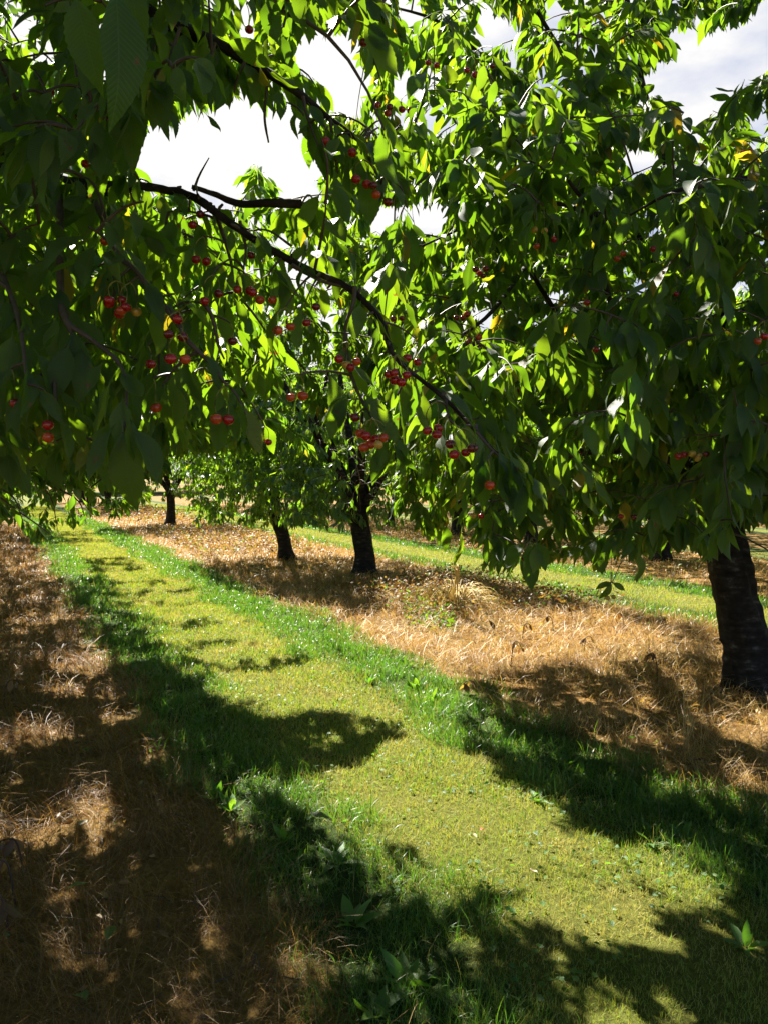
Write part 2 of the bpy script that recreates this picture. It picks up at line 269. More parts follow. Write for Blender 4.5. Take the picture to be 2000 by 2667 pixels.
# ------------------------------------------------------------------ tree growing
SPOT = []
class Tree:
    def __init__(s, loc, name='cherry_tree'):
        s.loc = np.array(loc, float); s.root = empty(name, tuple(s.loc)); s.P = []; s.D = []; s.tw = Tubes(); s.LB = []; s.LA = []; s.LN = []; s.ph = 0
    def nodes(s, path, depth): 
        for p in path: s.P.append(p); s.D.append(depth)
    def limb(s, path, r0, r1, n=14, k=9, part='branch', rough=.05, leaves=0):
        Q = spline(path, n); t = np.linspace(0, 1, n); T = Tubes(); T.add(Q-s.loc, r0*(1-t)+r1*t, k, rough); T.build(part, M_BARK, s.root)
        s.nodes(Q[n//4:], 0)
        if leaves: s.leaves(Q, leaves)
        return Q
    def leaves(s, Q, frac=.75, step=.04, per=(2, 4), down=.85):
        d = np.concatenate([[0], np.cumsum(np.linalg.norm(np.diff(Q, axis=0), axis=1))]); tot = d[-1]; a = max(0, tot*(1-frac)); t = a
        while t < tot:
            p = np.array([np.interp(t, d, Q[:, k]) for k in range(3)]); q = np.array([np.interp(min(t+.03, tot), d, Q[:, k]) for k in range(3)])
            ax = nrm(q-p+1e-6) if t < tot-.03 else nrm(Q[-1]-Q[-2])
            for _ in range(rng.integers(*per)):
                s.ph += 2.4; h = np.array([math.cos(s.ph), math.sin(s.ph), 0])
                A = ax*.55+h*.55+np.array([0, 0, -down])+rng.standard_normal(3)*.2
                Nn = np.array([0, 0, .75])+h*.5+ax*.35+rng.standard_normal(3)*.45
                s.LB.append(p+h*.012+nrm(A)*.025); s.LA.append(A); s.LN.append(Nn)
            t += step*(.7+.6*rng.random())
    def grow(s, Q, step=.04, per=(2, 4), frac=.7, maxlen=1.3, r=.006, sides=4, curve=.25, leafmax=.5):
        """each target point is reached by a curved twig from the nearest wood grown so far; leaves hang along its outer part"""
        Q = np.asarray(Q); P = np.array(s.P); d0 = np.array([np.min(np.linalg.norm(P-q, axis=1)) for q in Q]); Q = Q[np.argsort(d0)]
        buf = np.zeros((len(P)+len(Q)*6, 3)); buf[:len(P)] = P; m = len(P); made = 0
        for q in Q:
            dv = np.linalg.norm(buf[:m]-q, axis=1)+np.maximum(0, buf[:m, 2]-q[2])*.12; i = int(np.argmin(dv)); p = buf[i].copy(); L = np.linalg.norm(q-p)
            if L < .06: continue
            mid = (p+q)/2+np.array([0, 0, curve*L])+rng.standard_normal(3)*L*.07
            t = np.linspace(0, 1, 6)[:, None]; B = p*(1-t)**2+mid*2*t*(1-t)+q*t*t
            x, y, d = proj(B)
            if any(((d > 0) & inpoly(x, y, h)).sum() > 1 for h in HOLES): continue
            s.tw.add(B-s.loc, np.linspace(r*(.55+min(L, .9)*.6), .0017, 6), sides)
            s.leaves(B, min(frac, leafmax/L), step, per)
            buf[m:m+5] = B[1:]; m += 5; made += 1
        s.P = list(buf[:m]); return made
    def finish(s, length=(.095, .14), seg=5, m=None, mode=('clear', 'lit'), bare=False):
        s.tw.build('twigs', M_TWIG, s.root)
        B, A, Nn = map(np.array, (s.LB, s.LA, s.LN)); A = nrm(A); Ln = rng.uniform(*length, len(B))*(.75+.25*rng.random(len(B)))
        if mode is not None: k = cull(B+A*Ln[:, None]*.5, B+A*Ln[:, None]*1.0, mode); B, A, Nn, Ln = B[k], A[k], Nn[k], Ln[k]
        s.n = len(B); print('leaves', s.root.name, s.n)
        return leaf_mesh('crown', B, A, Nn, Ln, m or M_LEAF, s.root, seg, loc=s.loc)
def ico(r, sub=2):
    import bmesh
    bm = bmesh.new(); bmesh.ops.create_icosphere(bm, subdivisions=sub, radius=r)
    for v in bm.verts:                      # heart-shaped shoulder and stalk pit
        h = v.co.z/r; k = math.hypot(v.co.x, v.co.y)/r
        if h > 0: v.co.z -= r*.28*(1-k)**2*1.6
        v.co.z *= .95; v.co.x *= 1.03
    for f in bm.faces: f.smooth = True
    return bm
CH = {}
for nm, mm in dict(r=M_RED, d=M_DRED, o=M_ORG, y=M_YEL).items():
    bm = ico(.0104); me = bpy.data.meshes.new('cherry'); bm.to_mesh(me); bm.free(); me.materials.append(mm); CH[nm] = me
CNAME = dict(r='bright red cherry', d='dark red cherry', o='orange half-ripe cherry', y='pale yellow unripe cherry')
def bunch(tree, P, cols, sc=1.0):
    """a bunch of cherries on thin stalks hanging from one spur at P"""
    T = Tubes(); pos = []; n = len(cols)
    for k, c in enumerate(cols):
        a = k*2.4+rng.random()*.8; rad = (.006 if n == 1 else .012+.008*(k % 3)*.7)*sc; L = (.026+.026*rng.random())*sc
        e = np.array([math.cos(a)*rad, math.sin(a)*rad, -L]); 
        t = np.linspace(0, 1, 6)[:, None]; B = t*np.array([e[0]*1.5, e[1]*1.5, -L*.25])*2*(1-t)+e*t*t
        T.add(B, .0011*sc, 4); pos.append(e-np.array([0, 0, .008*sc]))
    b = T.build('cherry_bunch', M_STALK, tree.root); b.location = tuple(P-tree.loc)
    for e, c in zip(pos, cols):
        o = bpy.data.objects.new('cherry', CH[c]); COL.objects.link(o); o.parent = b; o.location = tuple(e); o.scale = (sc*(.9+.2*rng.random()),)*3
        o.rotation_euler = (rng.normal()*.2, rng.normal()*.2, rng.random()*6); o['label'] = CNAME[c]
def prep(tree, specs):
    """spurs that carry the bunches, grown before the twigs are meshed"""
    P = np.array(tree.P)
    for x, y, d, c in specs:
        p = pt(x, y, d); dv = np.linalg.norm(P-p, axis=1)+np.maximum(0, p[2]-P[:, 2])*1.5; q = P[int(np.argmin(dv))]
        if np.linalg.norm(q-p) > .01:
            m = (p+q)/2+np.array([0, 0, .12*np.linalg.norm(p-q)]); t = np.linspace(0, 1, 6)[:, None]
            tree.tw.add(q*(1-t)**2+m*2*t*(1-t)+p*t*t-tree.loc, np.linspace(.003, .0018, 6), 4)
        SPOT.append((x, y+FPX*.045/d, d, FPX*(.022+.006*len(c)**.5)/d))
        tree.leaves(np.array([q*.2+p*.8, p]), 1., .03, (1, 3))
def spotcull(c, tip):
    keep = np.ones(len(c), bool)
    for q in (c, c*.5+tip*.5, tip, c*1.6-tip*.6):
        x, y, d = proj(q)
        for sx, sy, sd, sr in SPOT: keep &= ~((np.hypot(x-sx, y-sy) < sr*.8) & (d > .2) & (d < sd+.02) & ((int(sx*7+sy*3) % 5 < 3) | (sx > 500)))
    return keep
def trunk(tree, pts, rs, n=26, k=22, flare=1.75, seed=1):
    """trunk with lumpy ridges and root flare; pts world coordinates"""
    Q = spline(pts, n); r = np.interp(np.linspace(0, 1, n), np.linspace(0, 1, len(rs)), rs); T = nrm(np.gradient(Q, axis=0)); rg = np.random.default_rng(seed)
    a = nrm(np.cross(T, np.array([0, 1., 0]))); b = np.cross(T, a); th = np.arange(k)*2*math.pi/k
    ph = rg.random(6)*6.28; rr = r[:, None]*np.ones((1, k)); z = np.linspace(0, 1, n)[:, None]
    for q, (f, am) in enumerate([(2, .07), (3, .06), (5, .05), (7, .035)]): rr = rr*(1+am*np.sin(f*th[None]+ph[q]+z*(2+q)*1.7))
    rr = rr*(1+.035*rg.standard_normal(rr.shape)); hz = (Q[:, 2]-Q[0, 2])[:, None]
    rr = rr*(1+(flare-1)*np.exp(-hz/.10)*(.7+.5*np.sin(4*th[None]+ph[5])))
    v = Q[:, None]+(a[:, None]*np.cos(th)[None, :, None]+b[:, None]*np.sin(th)[None, :, None])*rr[..., None]-tree.loc
    i = np.arange(n-1)[:, None]*k; j = np.arange(k)[None]; j2 = (j+1) % k
    f = np.stack([i+j, i+j2, i+k+j2, i+k+j], -1).reshape(-1, 4)
    top = np.arange(k)[None]+(n-1)*k
    return mesh_np('trunk', v.reshape(-1, 3), [f, top], M_BARK, tree.root, smooth=True)
def envelope(n, c, r, zmin, hollow=.25, keep=None):
    o = []
    while sum(map(len, o)) < n:
        v = nrm(rng.standard_normal((n, 3)))*(hollow+(1-hollow)*rng.random((n, 1))**.5); p = c+v*r; p = p[p[:, 2] > zmin]
        if keep is not None: p = p[keep(p)]
        o.append(p)
    return np.concatenate(o)[:n]
def keep_tree(p, mode=('clear', 'lit')):
    return cull(p, p+np.array([0, 0, -.08]), mode)
def auto_tree(loc, H=4.4, rad=2.5, n=420, lean=(0, 0), trunk_r=.13, zlow=.8, seg=3, seed=0, mode=None, m=None, limbs=6, rz=.95, extra=None, per=(2, 4), step=.055, length=(.1, .145)):
    global rng
    rng = np.random.default_rng(1000+seed); T = Tree(loc); L = T.loc; fork = L+np.array([lean[0], lean[1], rz])
    trunk(T, [L-np.array([0, 0, .05]), L+np.array([lean[0]*.35+.02, lean[1]*.3, rz*.45]), fork, fork+np.array([.02, 0, .35])], [trunk_r, trunk_r*.82, trunk_r*.85, trunk_r*.6], n=18, k=14, seed=seed)
    a0 = rng.random()*6
    for k in range(limbs):
        a = a0+k*2*math.pi/limbs+rng.normal()*.2; h = np.array([math.cos(a), math.sin(a), 0]); e = rad*(.62+.25*rng.random()); z = H-fork[2]
        top = .5+.35*rng.random() if k % 2 else .82
        T.limb([fork+h*.02+np.array([0, 0, .1*(k % 3)]), fork+h*e*.35+np.array([0, 0, z*.3*top+.1]), fork+h*e*.75+np.array([0, 0, z*.62*top]), fork+h*e*(1.05-.3*(top > .8))+np.array([0, 0, z*top*.85])], trunk_r*.5, .012, 12, 7)
    c = np.array([L[0]+lean[0], L[1]+lean[1], (H+zlow)/2]); r = np.array([rad, rad, (H-zlow)/2])
    q = envelope(n, c, r, zlow, keep=(lambda p: keep_tree(p, mode)) if mode is not None else None)
    if extra: q = np.concatenate([q, np.array(extra(T))])
    T.grow(q, step=step, per=per, r=.008, sides=3)
    T.finish(length, seg, m or M_LEAFF, mode)
    return T
def copy_tree(root, loc, rz, sc, label, group):
    r = root.copy(); COL.objects.link(r); r.location = loc; r.rotation_euler = (0, 0, rz); r.scale = (sc,)*3
    r['label'] = label; r['category'] = 'tree'; r['group'] = group
    for ch in list(root.children):
        c = ch.copy(); COL.objects.link(c); c.parent = r
        for g in list(ch.children):
            d = g.copy(); COL.objects.link(d); d.parent = c
    return r

# ------------------------------------------------------------------ ground
def hgt(x, y):
    return .018*np.sin(x*1.9+.6*np.sin(y*.7))*np.cos(y*1.1+x*.5)+.012*np.sin(x*4.1+y*2.3)*np.sin(y*3.1)
def build_ground():
    s = np.linspace(-1, 1, 241); g = np.sinh(s*5.2)/math.sinh(5.2)*600
    X, Y = np.meshgrid(g+3, g+6, indexing='ij'); d = np.hypot(X-3, Y-6); Z = hgt(X, Y)*np.clip(1-d/30, 0, 1)
    V = np.stack([X, Y, Z], -1).reshape(-1, 3); n = len(s); i = np.arange(n-1)[:, None]*n+np.arange(n-1)[None]
    f = np.stack([i, i+n, i+n+1, i+1], -1).reshape(-1, 4)
    m, N, L = mat('orchard_ground'); o = N('ShaderNodeOutputMaterial'); p = N('ShaderNodeBsdfPrincipled'); t = N('ShaderNodeTexCoord'); p.inputs['Roughness'].default_value = .95; p.inputs['Specular IOR Level'].default_value = .15
    sp = N('ShaderNodeSeparateXYZ'); L(t.outputs['Object'], sp.inputs[0])
    nz = N('ShaderNodeTexNoise'); nz.inputs['Scale'].default_value = 2.2; nz.inputs['Detail'].default_value = 5; L(t.outputs['Object'], nz.inputs[0])
    q = N('ShaderNodeMath'); q.operation = 'MULTIPLY_ADD'; q.inputs[1].default_value = .5; L(nz.outputs[0], q.inputs[0]); L(sp.outputs[0], q.inputs[2])
    # lateral position folded on the row spacing of 6.2 m: 0..6.2 starting at x=.9-.25
    q2 = N('ShaderNodeMath'); q2.operation = 'SUBTRACT'; q2.inputs[1].default_value = .25+.9; L(q.outputs[0], q2.inputs[0])
    wr = N('ShaderNodeMath'); wr.operation = 'FLOORED_MODULO'; wr.inputs[1].default_value = 5.95; L(q2.outputs[0], wr.inputs[0])
    md = N('ShaderNodeMath'); md.operation = 'DIVIDE'; md.inputs[1].default_value = 5.95; L(wr.outputs[0], md.inputs[0])
    gr = (.045,.075,.015); mo = (.165,.18,.032); st = (.27,.165,.050)
    r = ramp(N, [(0, st), (.02, gr), (.08, gr), (.11, mo), (.255, mo), (.285, gr), (.36, (.09,.13,.03)), (.40, st), (.985, st), (1., st)]); L(md.outputs[0], r.inputs[0])
    n2 = N('ShaderNodeTexNoise'); n2.inputs['Scale'].default_value = 38; n2.inputs['Detail'].default_value = 9; n2.inputs['Roughness'].default_value = .75; L(t.outputs['Object'], n2.inputs[0])
    n3 = N('ShaderNodeTexNoise'); n3.inputs['Scale'].default_value = .9; n3.inputs['Detail'].default_value = 4; L(t.outputs['Object'], n3.inputs[0])
    v = ramp(N, [(.3, (.38,.36,.34)), (.52, (.85,.85,.85)), (.72, (1.25,1.22,1.15))]); L(n2.outputs[0], v.inputs[0])
    v3 = ramp(N, [(.35, (.8,.86,.8)), (.65, (1.12,1.04,1.0))]); L(n3.outputs[0], v3.inputs[0])
    x = N('ShaderNodeMix'); x.data_type = 'RGBA'; x.blend_type = 'MULTIPLY'; x.inputs[0].default_value = 1; L(r.outputs[0], x.inputs[6]); L(v.outputs[0], x.inputs[7])
    x2 = N('ShaderNodeMix'); x2.data_type = 'RGBA'; x2.blend_type = 'MULTIPLY'; x2.inputs[0].default_value = 1; L(x.outputs[2], x2.inputs[6]); L(v3.outputs[0], x2.inputs[7])
    bp = N('ShaderNodeBump'); bp.inputs['Distance'].default_value = .03; L(n2.outputs[0], bp.inputs['Height']); L(bp.outputs[0], p.inputs['Normal'])
    L(x2.outputs[2], p.inputs['Base Color']); L(p.outputs[0], o.inputs[0])
    g = mesh_np('ground', V, [f], m, smooth=True); tag(g, kind='structure')
build_ground()

# ------------------------------------------------------------------ grass
def blades(name, X, Y, h, w, lean, laz, m, label, curl=1.0, cat='grass'):
    n = len(X); X = X+.07*np.sin(2.1*Y+X)+.05*np.sin(5.3*Y+1)+rng.normal(0, .03, n); d = np.hypot(X-3, Y-6); B = np.stack([X, Y, hgt(X, Y)*np.clip(1-d/30, 0, 1)-.004], -1)
    a = np.stack([np.cos(laz), np.sin(laz), 0*laz], -1); fa = rng.random(n)*math.pi; sd = np.stack([np.cos(fa), np.sin(fa), 0*fa], -1)
    z = np.array([0, 0, 1.]); 
    def P(t):
        ang = lean*(.45+.55*t*curl)
        return B+(a*np.sin(ang)[:, None]+z*np.cos(ang)[:, None])*(h*t)[:, None]
    m1, m2, tp = P(.45), P(.8), P(1.); w = w[:, None]
    V = np.stack([B-sd*w*.5, B+sd*w*.5, m1-sd*w*.45, m1+sd*w*.45, m2-sd*w*.26, m2+sd*w*.26, tp], 1).reshape(-1, 3)
    i = (np.arange(n)*7)[:, None]; q = np.concatenate([i+np.array([0, 1, 3, 2]), i+np.array([2, 3, 5, 4])]); t = i+np.array([4, 5, 6])
    o = mesh_np(name, V, [q, t], m); tag(o, label, cat, kind='stuff'); return o
def scatter(x0, x1, n, dmin=1.1, dmax=30., behind=False, clump=0., edge=0.):
    """points of a strip between x0 and x1, thinning out with distance from where one stands on the path"""
    X = []; Y = []
    while sum(map(len, X)) < n:
        k = n*6; y = dmin*np.exp(rng.random(k)*math.log(dmax/dmin)); 
        x = x0+(x1-x0)*rng.random(k); dist = np.hypot(x, y)
        px, py, d = proj(np.stack([x, y, 0*x], -1)); ok = (d > .8) & (dist > 1.9) & (px > -260) & (px < 2260) & (py < 3000)
        ok &= rng.random(k) < np.clip(y/dist, 0, 1)
        if clump:
            c = np.sin(x*5.3+np.sin(y*4.1)*1.7)*np.sin(y*5.9+np.sin(x*3.7)*2)+.6*np.sin(x*13+y*7)*np.sin(y*11-x*5); ok &= rng.random(k) < np.clip(.55+clump*c, .05, 1)
        if edge:
            e = np.minimum(x-x0, x1-x)/edge+.5*np.sin(y*3.1)+.4*np.sin(y*7.7+1); ok &= rng.random(k) < np.clip(e+.4, 0.02, 1)
        X.append(x[ok]); Y.append(y[ok])
    return np.concatenate(X)[:n], np.concatenate(Y)[:n]
def widen(X, Y): return np.clip(np.hypot(X, Y)/3.2, .75, 8)
def strip(kind, x0, x1, n, label, dmin=1.1, dmax=30., m=None):
    if kind == 'mown':
        X, Y = scatter(x0, x1, n, dmin, dmax, clump=.1, edge=.15); k = widen(X, Y); N = len(X)
        return blades('mown_grass', X, Y, rng.uniform(.018, .042, N)*np.sqrt(np.minimum(k, 2)), .0021*k, rng.uniform(.1, 1.25, N), rng.random(N)*6.28, M_GMOWN, label)
    if kind == 'long':
        X, Y = scatter(x0, x1, n, dmin, dmax, clump=.45, edge=.22); k = widen(X, Y); N = len(X)
        return blades('long_grass', X, Y, rng.uniform(.03, .115, N)*(.6+.6*rng.random(N))*(1+.35*np.sin(X*7+Y*3)*np.sin(Y*4.3)), .0028*k, rng.uniform(.1, 1.25, N), rng.random(N)*6.28, M_GLONG, label, 1.2)
    if kind == 'strands':
        X, Y = scatter(x0, x1, n, dmin, dmax, clump=.6, edge=.25); k = widen(X, Y); N = len(X)
        return blades('straw_strands', X, Y, rng.uniform(.16, .42, N), .0016*k, rng.uniform(1.25, 1.54, N), rng.random(N)*6.28, m or M_STRAW, label, .8)
    if kind == 'straw':
        X, Y = scatter(x0, x1, n, dmin, dmax, clump=.35, edge=.25); k = widen(X, Y); N = len(X)
        lean = np.where(rng.random(N) < .72, rng.uniform(1.0, 1.55, N), rng.uniform(.2, .9, N)); cl = np.floor(X*6)*12.9+np.floor(Y*5)*78.2; la = (np.sin(cl)*43758 % 1)*6.28+rng.normal(0, .9, N)
        return blades('dry_grass', X, Y, rng.uniform(.05, .17, N), .0019*k, lean, la, m or M_STRAW, label, 1.0)
strip('mown', 1.30, 2.70, 120000, 'closely mown yellow-green turf running down the middle of the alley', dmax=45)
strip('long', .80, 1.55, 40000, 'longer dark green grass along the left edge of the mown path', dmax=32)
strip('long', 2.45, 3.3, 62000, 'longer bright green grass between the mown path and the straw on the right', dmax=32)
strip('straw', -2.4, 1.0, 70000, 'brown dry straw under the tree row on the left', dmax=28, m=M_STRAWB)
strip('straw', 3.05, 6.95, 90000, 'pale sunlit straw under the tree row right of the path', dmax=40)
strip('long', 6.6, 7.25, 16000, 'near fringe of long green grass along the second alley', dmin=5.5, dmax=40)
strip('mown', 7.1, 8.5, 26000, 'mown turf of the second alley behind the right-hand tree row', dmin=5.5, dmax=45)
strip('long', 8.3, 9.1, 14000, 'far fringe of long green grass along the second alley', dmin=5.5, dmax=40)
strip('straw', 8.9, 13.2, 22000, 'straw below the third tree row in the background', dmin=6, dmax=45)
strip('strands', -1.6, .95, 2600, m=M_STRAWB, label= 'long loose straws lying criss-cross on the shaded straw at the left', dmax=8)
strip('strands', 3.1, 6.6, 6500, 'long loose straws lying on the sunny straw right of the path', dmax=12)
# shorter green undergrowth mixed into the turf
X, Y = scatter(1.1, 3.0, 12000, 1.9, 16, clump=.5); k = widen(X, Y)
blades('clover_and_grass', X, Y, rng.uniform(.02, .06, len(X)), .003*k, rng.uniform(.1, 1.3, len(X)), rng.random(len(X))*6.28, M_GLONG, 'scattered darker green tufts mixed into the mown turf')

def shading(poly, n, z0, z1):  # crown points added sunward of a ground patch so their leaves shade it
    P = np.array(poly); o = []
    while len(o) < n:
        g = np.array([rng.uniform(P[:, 0].min(), P[:, 0].max()), rng.uniform(P[:, 1].min(), P[:, 1].max()), 0])
        if not inpoly(g[0], g[1], poly): continue
        z = rng.uniform(z0, z1); p = g+SUND*z/SUND[2]
        if np.linalg.norm(p-CP) > 1.1 and keep_tree(p[None])[0]: o.append(p)
    return o
# ------------------------------------------------------------------ near left tree (its branches hang into the view)
rng = np.random.default_rng(21)
T = Tree((-1.25, 2.3, 0)); L = T.loc
trunk(T, [L-[0,0,.05], L+[.03,0,.5], L+[.05,-.05,1.0], L+[.1,-.05,1.35]], [.17,.14,.14,.10], seed=3)
fork = L+np.array([.06,-.05,1.15])
T.limb([fork, L+[.45,.1,1.65], pt(-150,455,2.05), pt(200,490,1.95), pt(370,482,1.85)], .065, .0098, 18)
A = T.limb([pt(370,482,1.85), pt(500,510,1.8), pt(600,580,1.75), pt(760,680,1.7), pt(900,745,1.68), pt(990,830,1.65), pt(1030,930,1.62), pt(1160,1040,1.6), pt(1240,1125,1.57), pt(1330,1210,1.54)], .0098, .0026, 70, 10, rough=.12)
for k in range(3, 62, 2):                # short fruiting spurs along the bough
    e = A[k]+nrm(rng.standard_normal(3)*np.array([1, 1, .9]))*rng.uniform(.012, .03); T.tw.add(np.array([A[k], (A[k]+e)/2+[0, 0, .003], e])-L, [.0042, .0038, .0026], 6, .15)
T.limb([pt(505,495,1.82), pt(520,455,1.83), pt(545,410,1.84)], .004, .0014, 6, 6)
T.limb([pt(500,485,1.85), pt(560,505,1.87), pt(625,530,1.9), pt(690,528,1.92), pt(785,530,1.95)], .005, .012, 12, 8, rough=.1)
Bc = T.limb([L+[.3,.3,1.9], pt(150,-160,1.9), pt(380,25,1.75), pt(470,70,1.74), pt(560,110,1.73), pt(640,155,1.72), pt(700,190,1.72), pt(790,250,1.72), pt(860,310,1.73), pt(930,360,1.74), pt(1000,430,1.74)], .02, .003, 50, 9, rough=.07)
T.limb([fork, L+[.2,.35,1.9], L+[.3,.3,2.2]], .06, .04, 8)
def sh(pts, d, r0=.0055, r1=.002, lv=.75, per=(1, 4), step=.045):
    Q = [pt(x, y, d if np.isscalar(d) else d[k]) for k, (x, y) in enumerate(pts)]
    Qs = spline(Q, 12); T.tw.add(Qs-L, np.linspace(r0, r1, 12), 6, .06); T.nodes(Qs[2:], 1)
    if lv: T.leaves(Qs, lv, step, per)
sh([(555,536),(579,603),(603,687),(610,760)], 1.8, lv=.5)
sh([(625,575),(640,640),(635,700)], 1.76, .004, lv=.5)
sh([(760,690),(850,735),(925,748)], 1.68, lv=0)
sh([(925,745),(920,790),(900,853),(900,929)], 1.66, lv=.3); sh([(900,870),(903,920),(920,992),(959,1072),(1015,1150)], [1.66,1.64,1.62,1.6,1.6], lv=.5, per=(2,4))
sh([(1035,960),(1045,1000),(1035,1030)], 1.62, .003, lv=0)
sh([(1160,1040),(1170,1090),(1200,1120)], 1.58, .003, lv=.5)
sh([(413,780),(452,825),(469,852),(496,895),(535,931),(565,967),(589,1000),(613,1021),(640,1080)], 1.42, .006, lv=.6, per=(1,4))
sh([(534,790),(555,830),(570,900),(585,935)], 1.6, .005, lv=.3)
sh([(247,524),(289,614),(301,660),(350,700),(413,780)], [1.6,1.55,1.5,1.45,1.42], .007, .004, lv=.8)
sh([(157,500),(157,696),(160,800),(180,846),(193,892),(150,930),(141,997),(150,1060)], [1.6,1.5,1.45,1.4,1.4,1.38,1.36,1.34], .008, .003, lv=.8, per=(2,4))
sh([(180,846),(260,900),(320,960),(330,1060),(320,1130)], [1.4,1.38,1.32,1.28,1.25], .005, lv=.6, per=(2,4), step=.035)
sh([(0,700),(40,800),(60,900),(70,1000)], [1.5,1.4,1.35,1.3], .006, lv=.8, per=(2,4))
sh([(1240,1125),(1290,1180),(1360,1230)], 1.53, .0035, lv=.9, per=(2,5), step=.03)
sh([(700,190),(690,300),(700,370)], 1.72, .004, lv=.8); sh([(860,310),(870,380),(880,450)], 1.72, .004, lv=.9, per=(2,4)); sh([(930,360),(980,450),(1000,520)], 1.74, .004, lv=.9, per=(2,4))
sh([(560,110),(540,190),(520,250)], 1.6, .004, lv=.9); sh([(470,70),(440,160),(420,250)], 1.5, .004, lv=.9, per=(2,4)); sh([(1000,430),(1040,480),(1060,540)], 1.75, .003, lv=.9, per=(2,4))
sh([(640,155),(620,200),(610,240)], 1.7, .004, lv=.9, per=(2,4)); sh([(790,250),(800,300),(830,380)], 1.7, .004, lv=.9, per=(2,4))
sh([(185,190),(230,215),(280,230),(330,300),(350,360)], [2.0,1.9,1.7,1.6,1.55], .006, lv=.8, per=(2,4))
sh([(760,640),(700,600),(650,600)], 1.75, .003, lv=.7, per=(1,3))
T.leaves(A[34:], 1., .07, (1,3)); T.leaves(Bc[12:], 1., .04, (1,4)); T.leaves(A[4:40], 1., .075, (1,3))
# secondary shoots spread through the hanging foliage on the left
NP = [(-500,-300),(1000,-300),(1050,250),(1050,520),(800,560),(850,640),(640,560),(480,520),(560,640),(700,780),(760,880),(700,1000),(640,1080),(560,1120),(440,1150),(330,1210),(-300,1250)]
q = []
while len(q) < 640:
    x, y = rng.uniform(-350, 1050), rng.uniform(-250, 1180)
    if not inpoly(x, y, NP): continue
    if x > 450 and rng.random() < .6: continue
    d = rng.uniform(1.35, 3.0) if y > 350 else rng.uniform(1.15, 2.8)
    p = pt(x, y, d)
    if keep_tree(p[None])[0] and p[0] < 1.6: q.append(p)
for poly, n_, da, db in [([(560,60),(760,150),(880,260),(960,400),(900,440),(800,350),(700,260),(600,200)], 60, 1.7, 1.95), ([(680,-60),(1060,-60),(1050,100),(740,110)], 60, 1.8, 2.4), ([(300,0),(560,60),(640,230),(420,320),(320,350)], 50, 1.5, 2.2)]:
    k_ = 0
    while k_ < n_:
        x, y = rng.uniform(250, 1100), rng.uniform(-60, 460)
        if inpoly(x, y, poly):
            p = pt(x, y, rng.uniform(da, db)); k_ += 1
            if keep_tree(p[None])[0]: q.append(p)
T.grow(q, step=.04, per=(3,5), r=.006, sides=5)
# rest of the crown: overhead, behind and left of the viewer
c = np.array([-1.1, 1.6, 2.7]); rr = np.array([2.7, 2.7, 1.7])
def outk(p):
    x, y, d = proj(p); inside = (d > 0) & (x > -250) & (x < 2250) & (y > -350) & (y < 2900)
    return ~inside & (np.linalg.norm(p-CP, axis=1) > .9)
def over():                               # unseen leafy shoots added above the nearest branches to keep them in shade
    o = []
    while len(o) < 460:
        p = pt(rng.uniform(-150, 520), rng.uniform(-150, 1150), rng.uniform(.9, 2.0))+SUND*rng.uniform(.5, 2.2)
        if outk(p[None])[0] and keep_tree(p[None])[0]: o.append(p)
    return o
T.grow(list(envelope(900, c, rr, 1.3, keep=outk))+shading([(-.3,1.6),(-.3,2.4),(1.5,2.4),(2.2,1.6)], 110, 1.9, 3.2)+over(), step=.045, per=(3,6), r=.008, sides=4)
# single leaves recognisable in the photograph: base pixel, tip pixel, distance
def one(b, t, d, dt=0.0, n=(0,-.5,.8)):
    B = pt(*b, d); E = pt(*t, d+dt); T.LB.append(B); T.LA.append(E-B); T.LN.append(np.array(n, float)); EX.append((len(T.LB)-1, np.linalg.norm(E-B)))
EX = []
for b, t, d in [((320,1130),(335,1335),1.25),((300,1100),(265,1290),1.28),((350,1120),(430,1250),1.25),((585,1060),(560,1180),1.45),((600,1050),(612,1150),1.43),((625,1060),(690,1180),1.45),
    ((200,0),(245,215),1.0),((340,-60),(365,110),1.1),((300,-20),(350,300),1.0),
    ((420,180),(395,300),1.3),((1270,1170),(1240,1320),1.53),((1330,1190),(1395,1330),1.53),((1300,1180),(1350,1360),1.52),((1340,1180),(1400,1260),1.5),
    ((1010,1150),(960,1260),1.6),((1020,1150),(1010,1270),1.6),((1030,1140),(1070,1230),1.6),((880,540),(850,400),3.),((960,430),(965,590),1.74),((905,420),(880,560),1.72),((860,330),(850,445),1.72),
    ((800,640),(740,700),1.72),((700,700),(790,770),1.7),((720,700),(735,830),1.7),((860,980),(905,1120),1.62),((890,930),(985,1010),1.62),((1160,1020),(1240,1090),1.55),((540,300),(575,345),1.75)]: 
    if (b, t) != ((880,540),(850,400)): one(b, t, d, n=tuple(np.array([rng.normal()*.5, -.7, .6])))
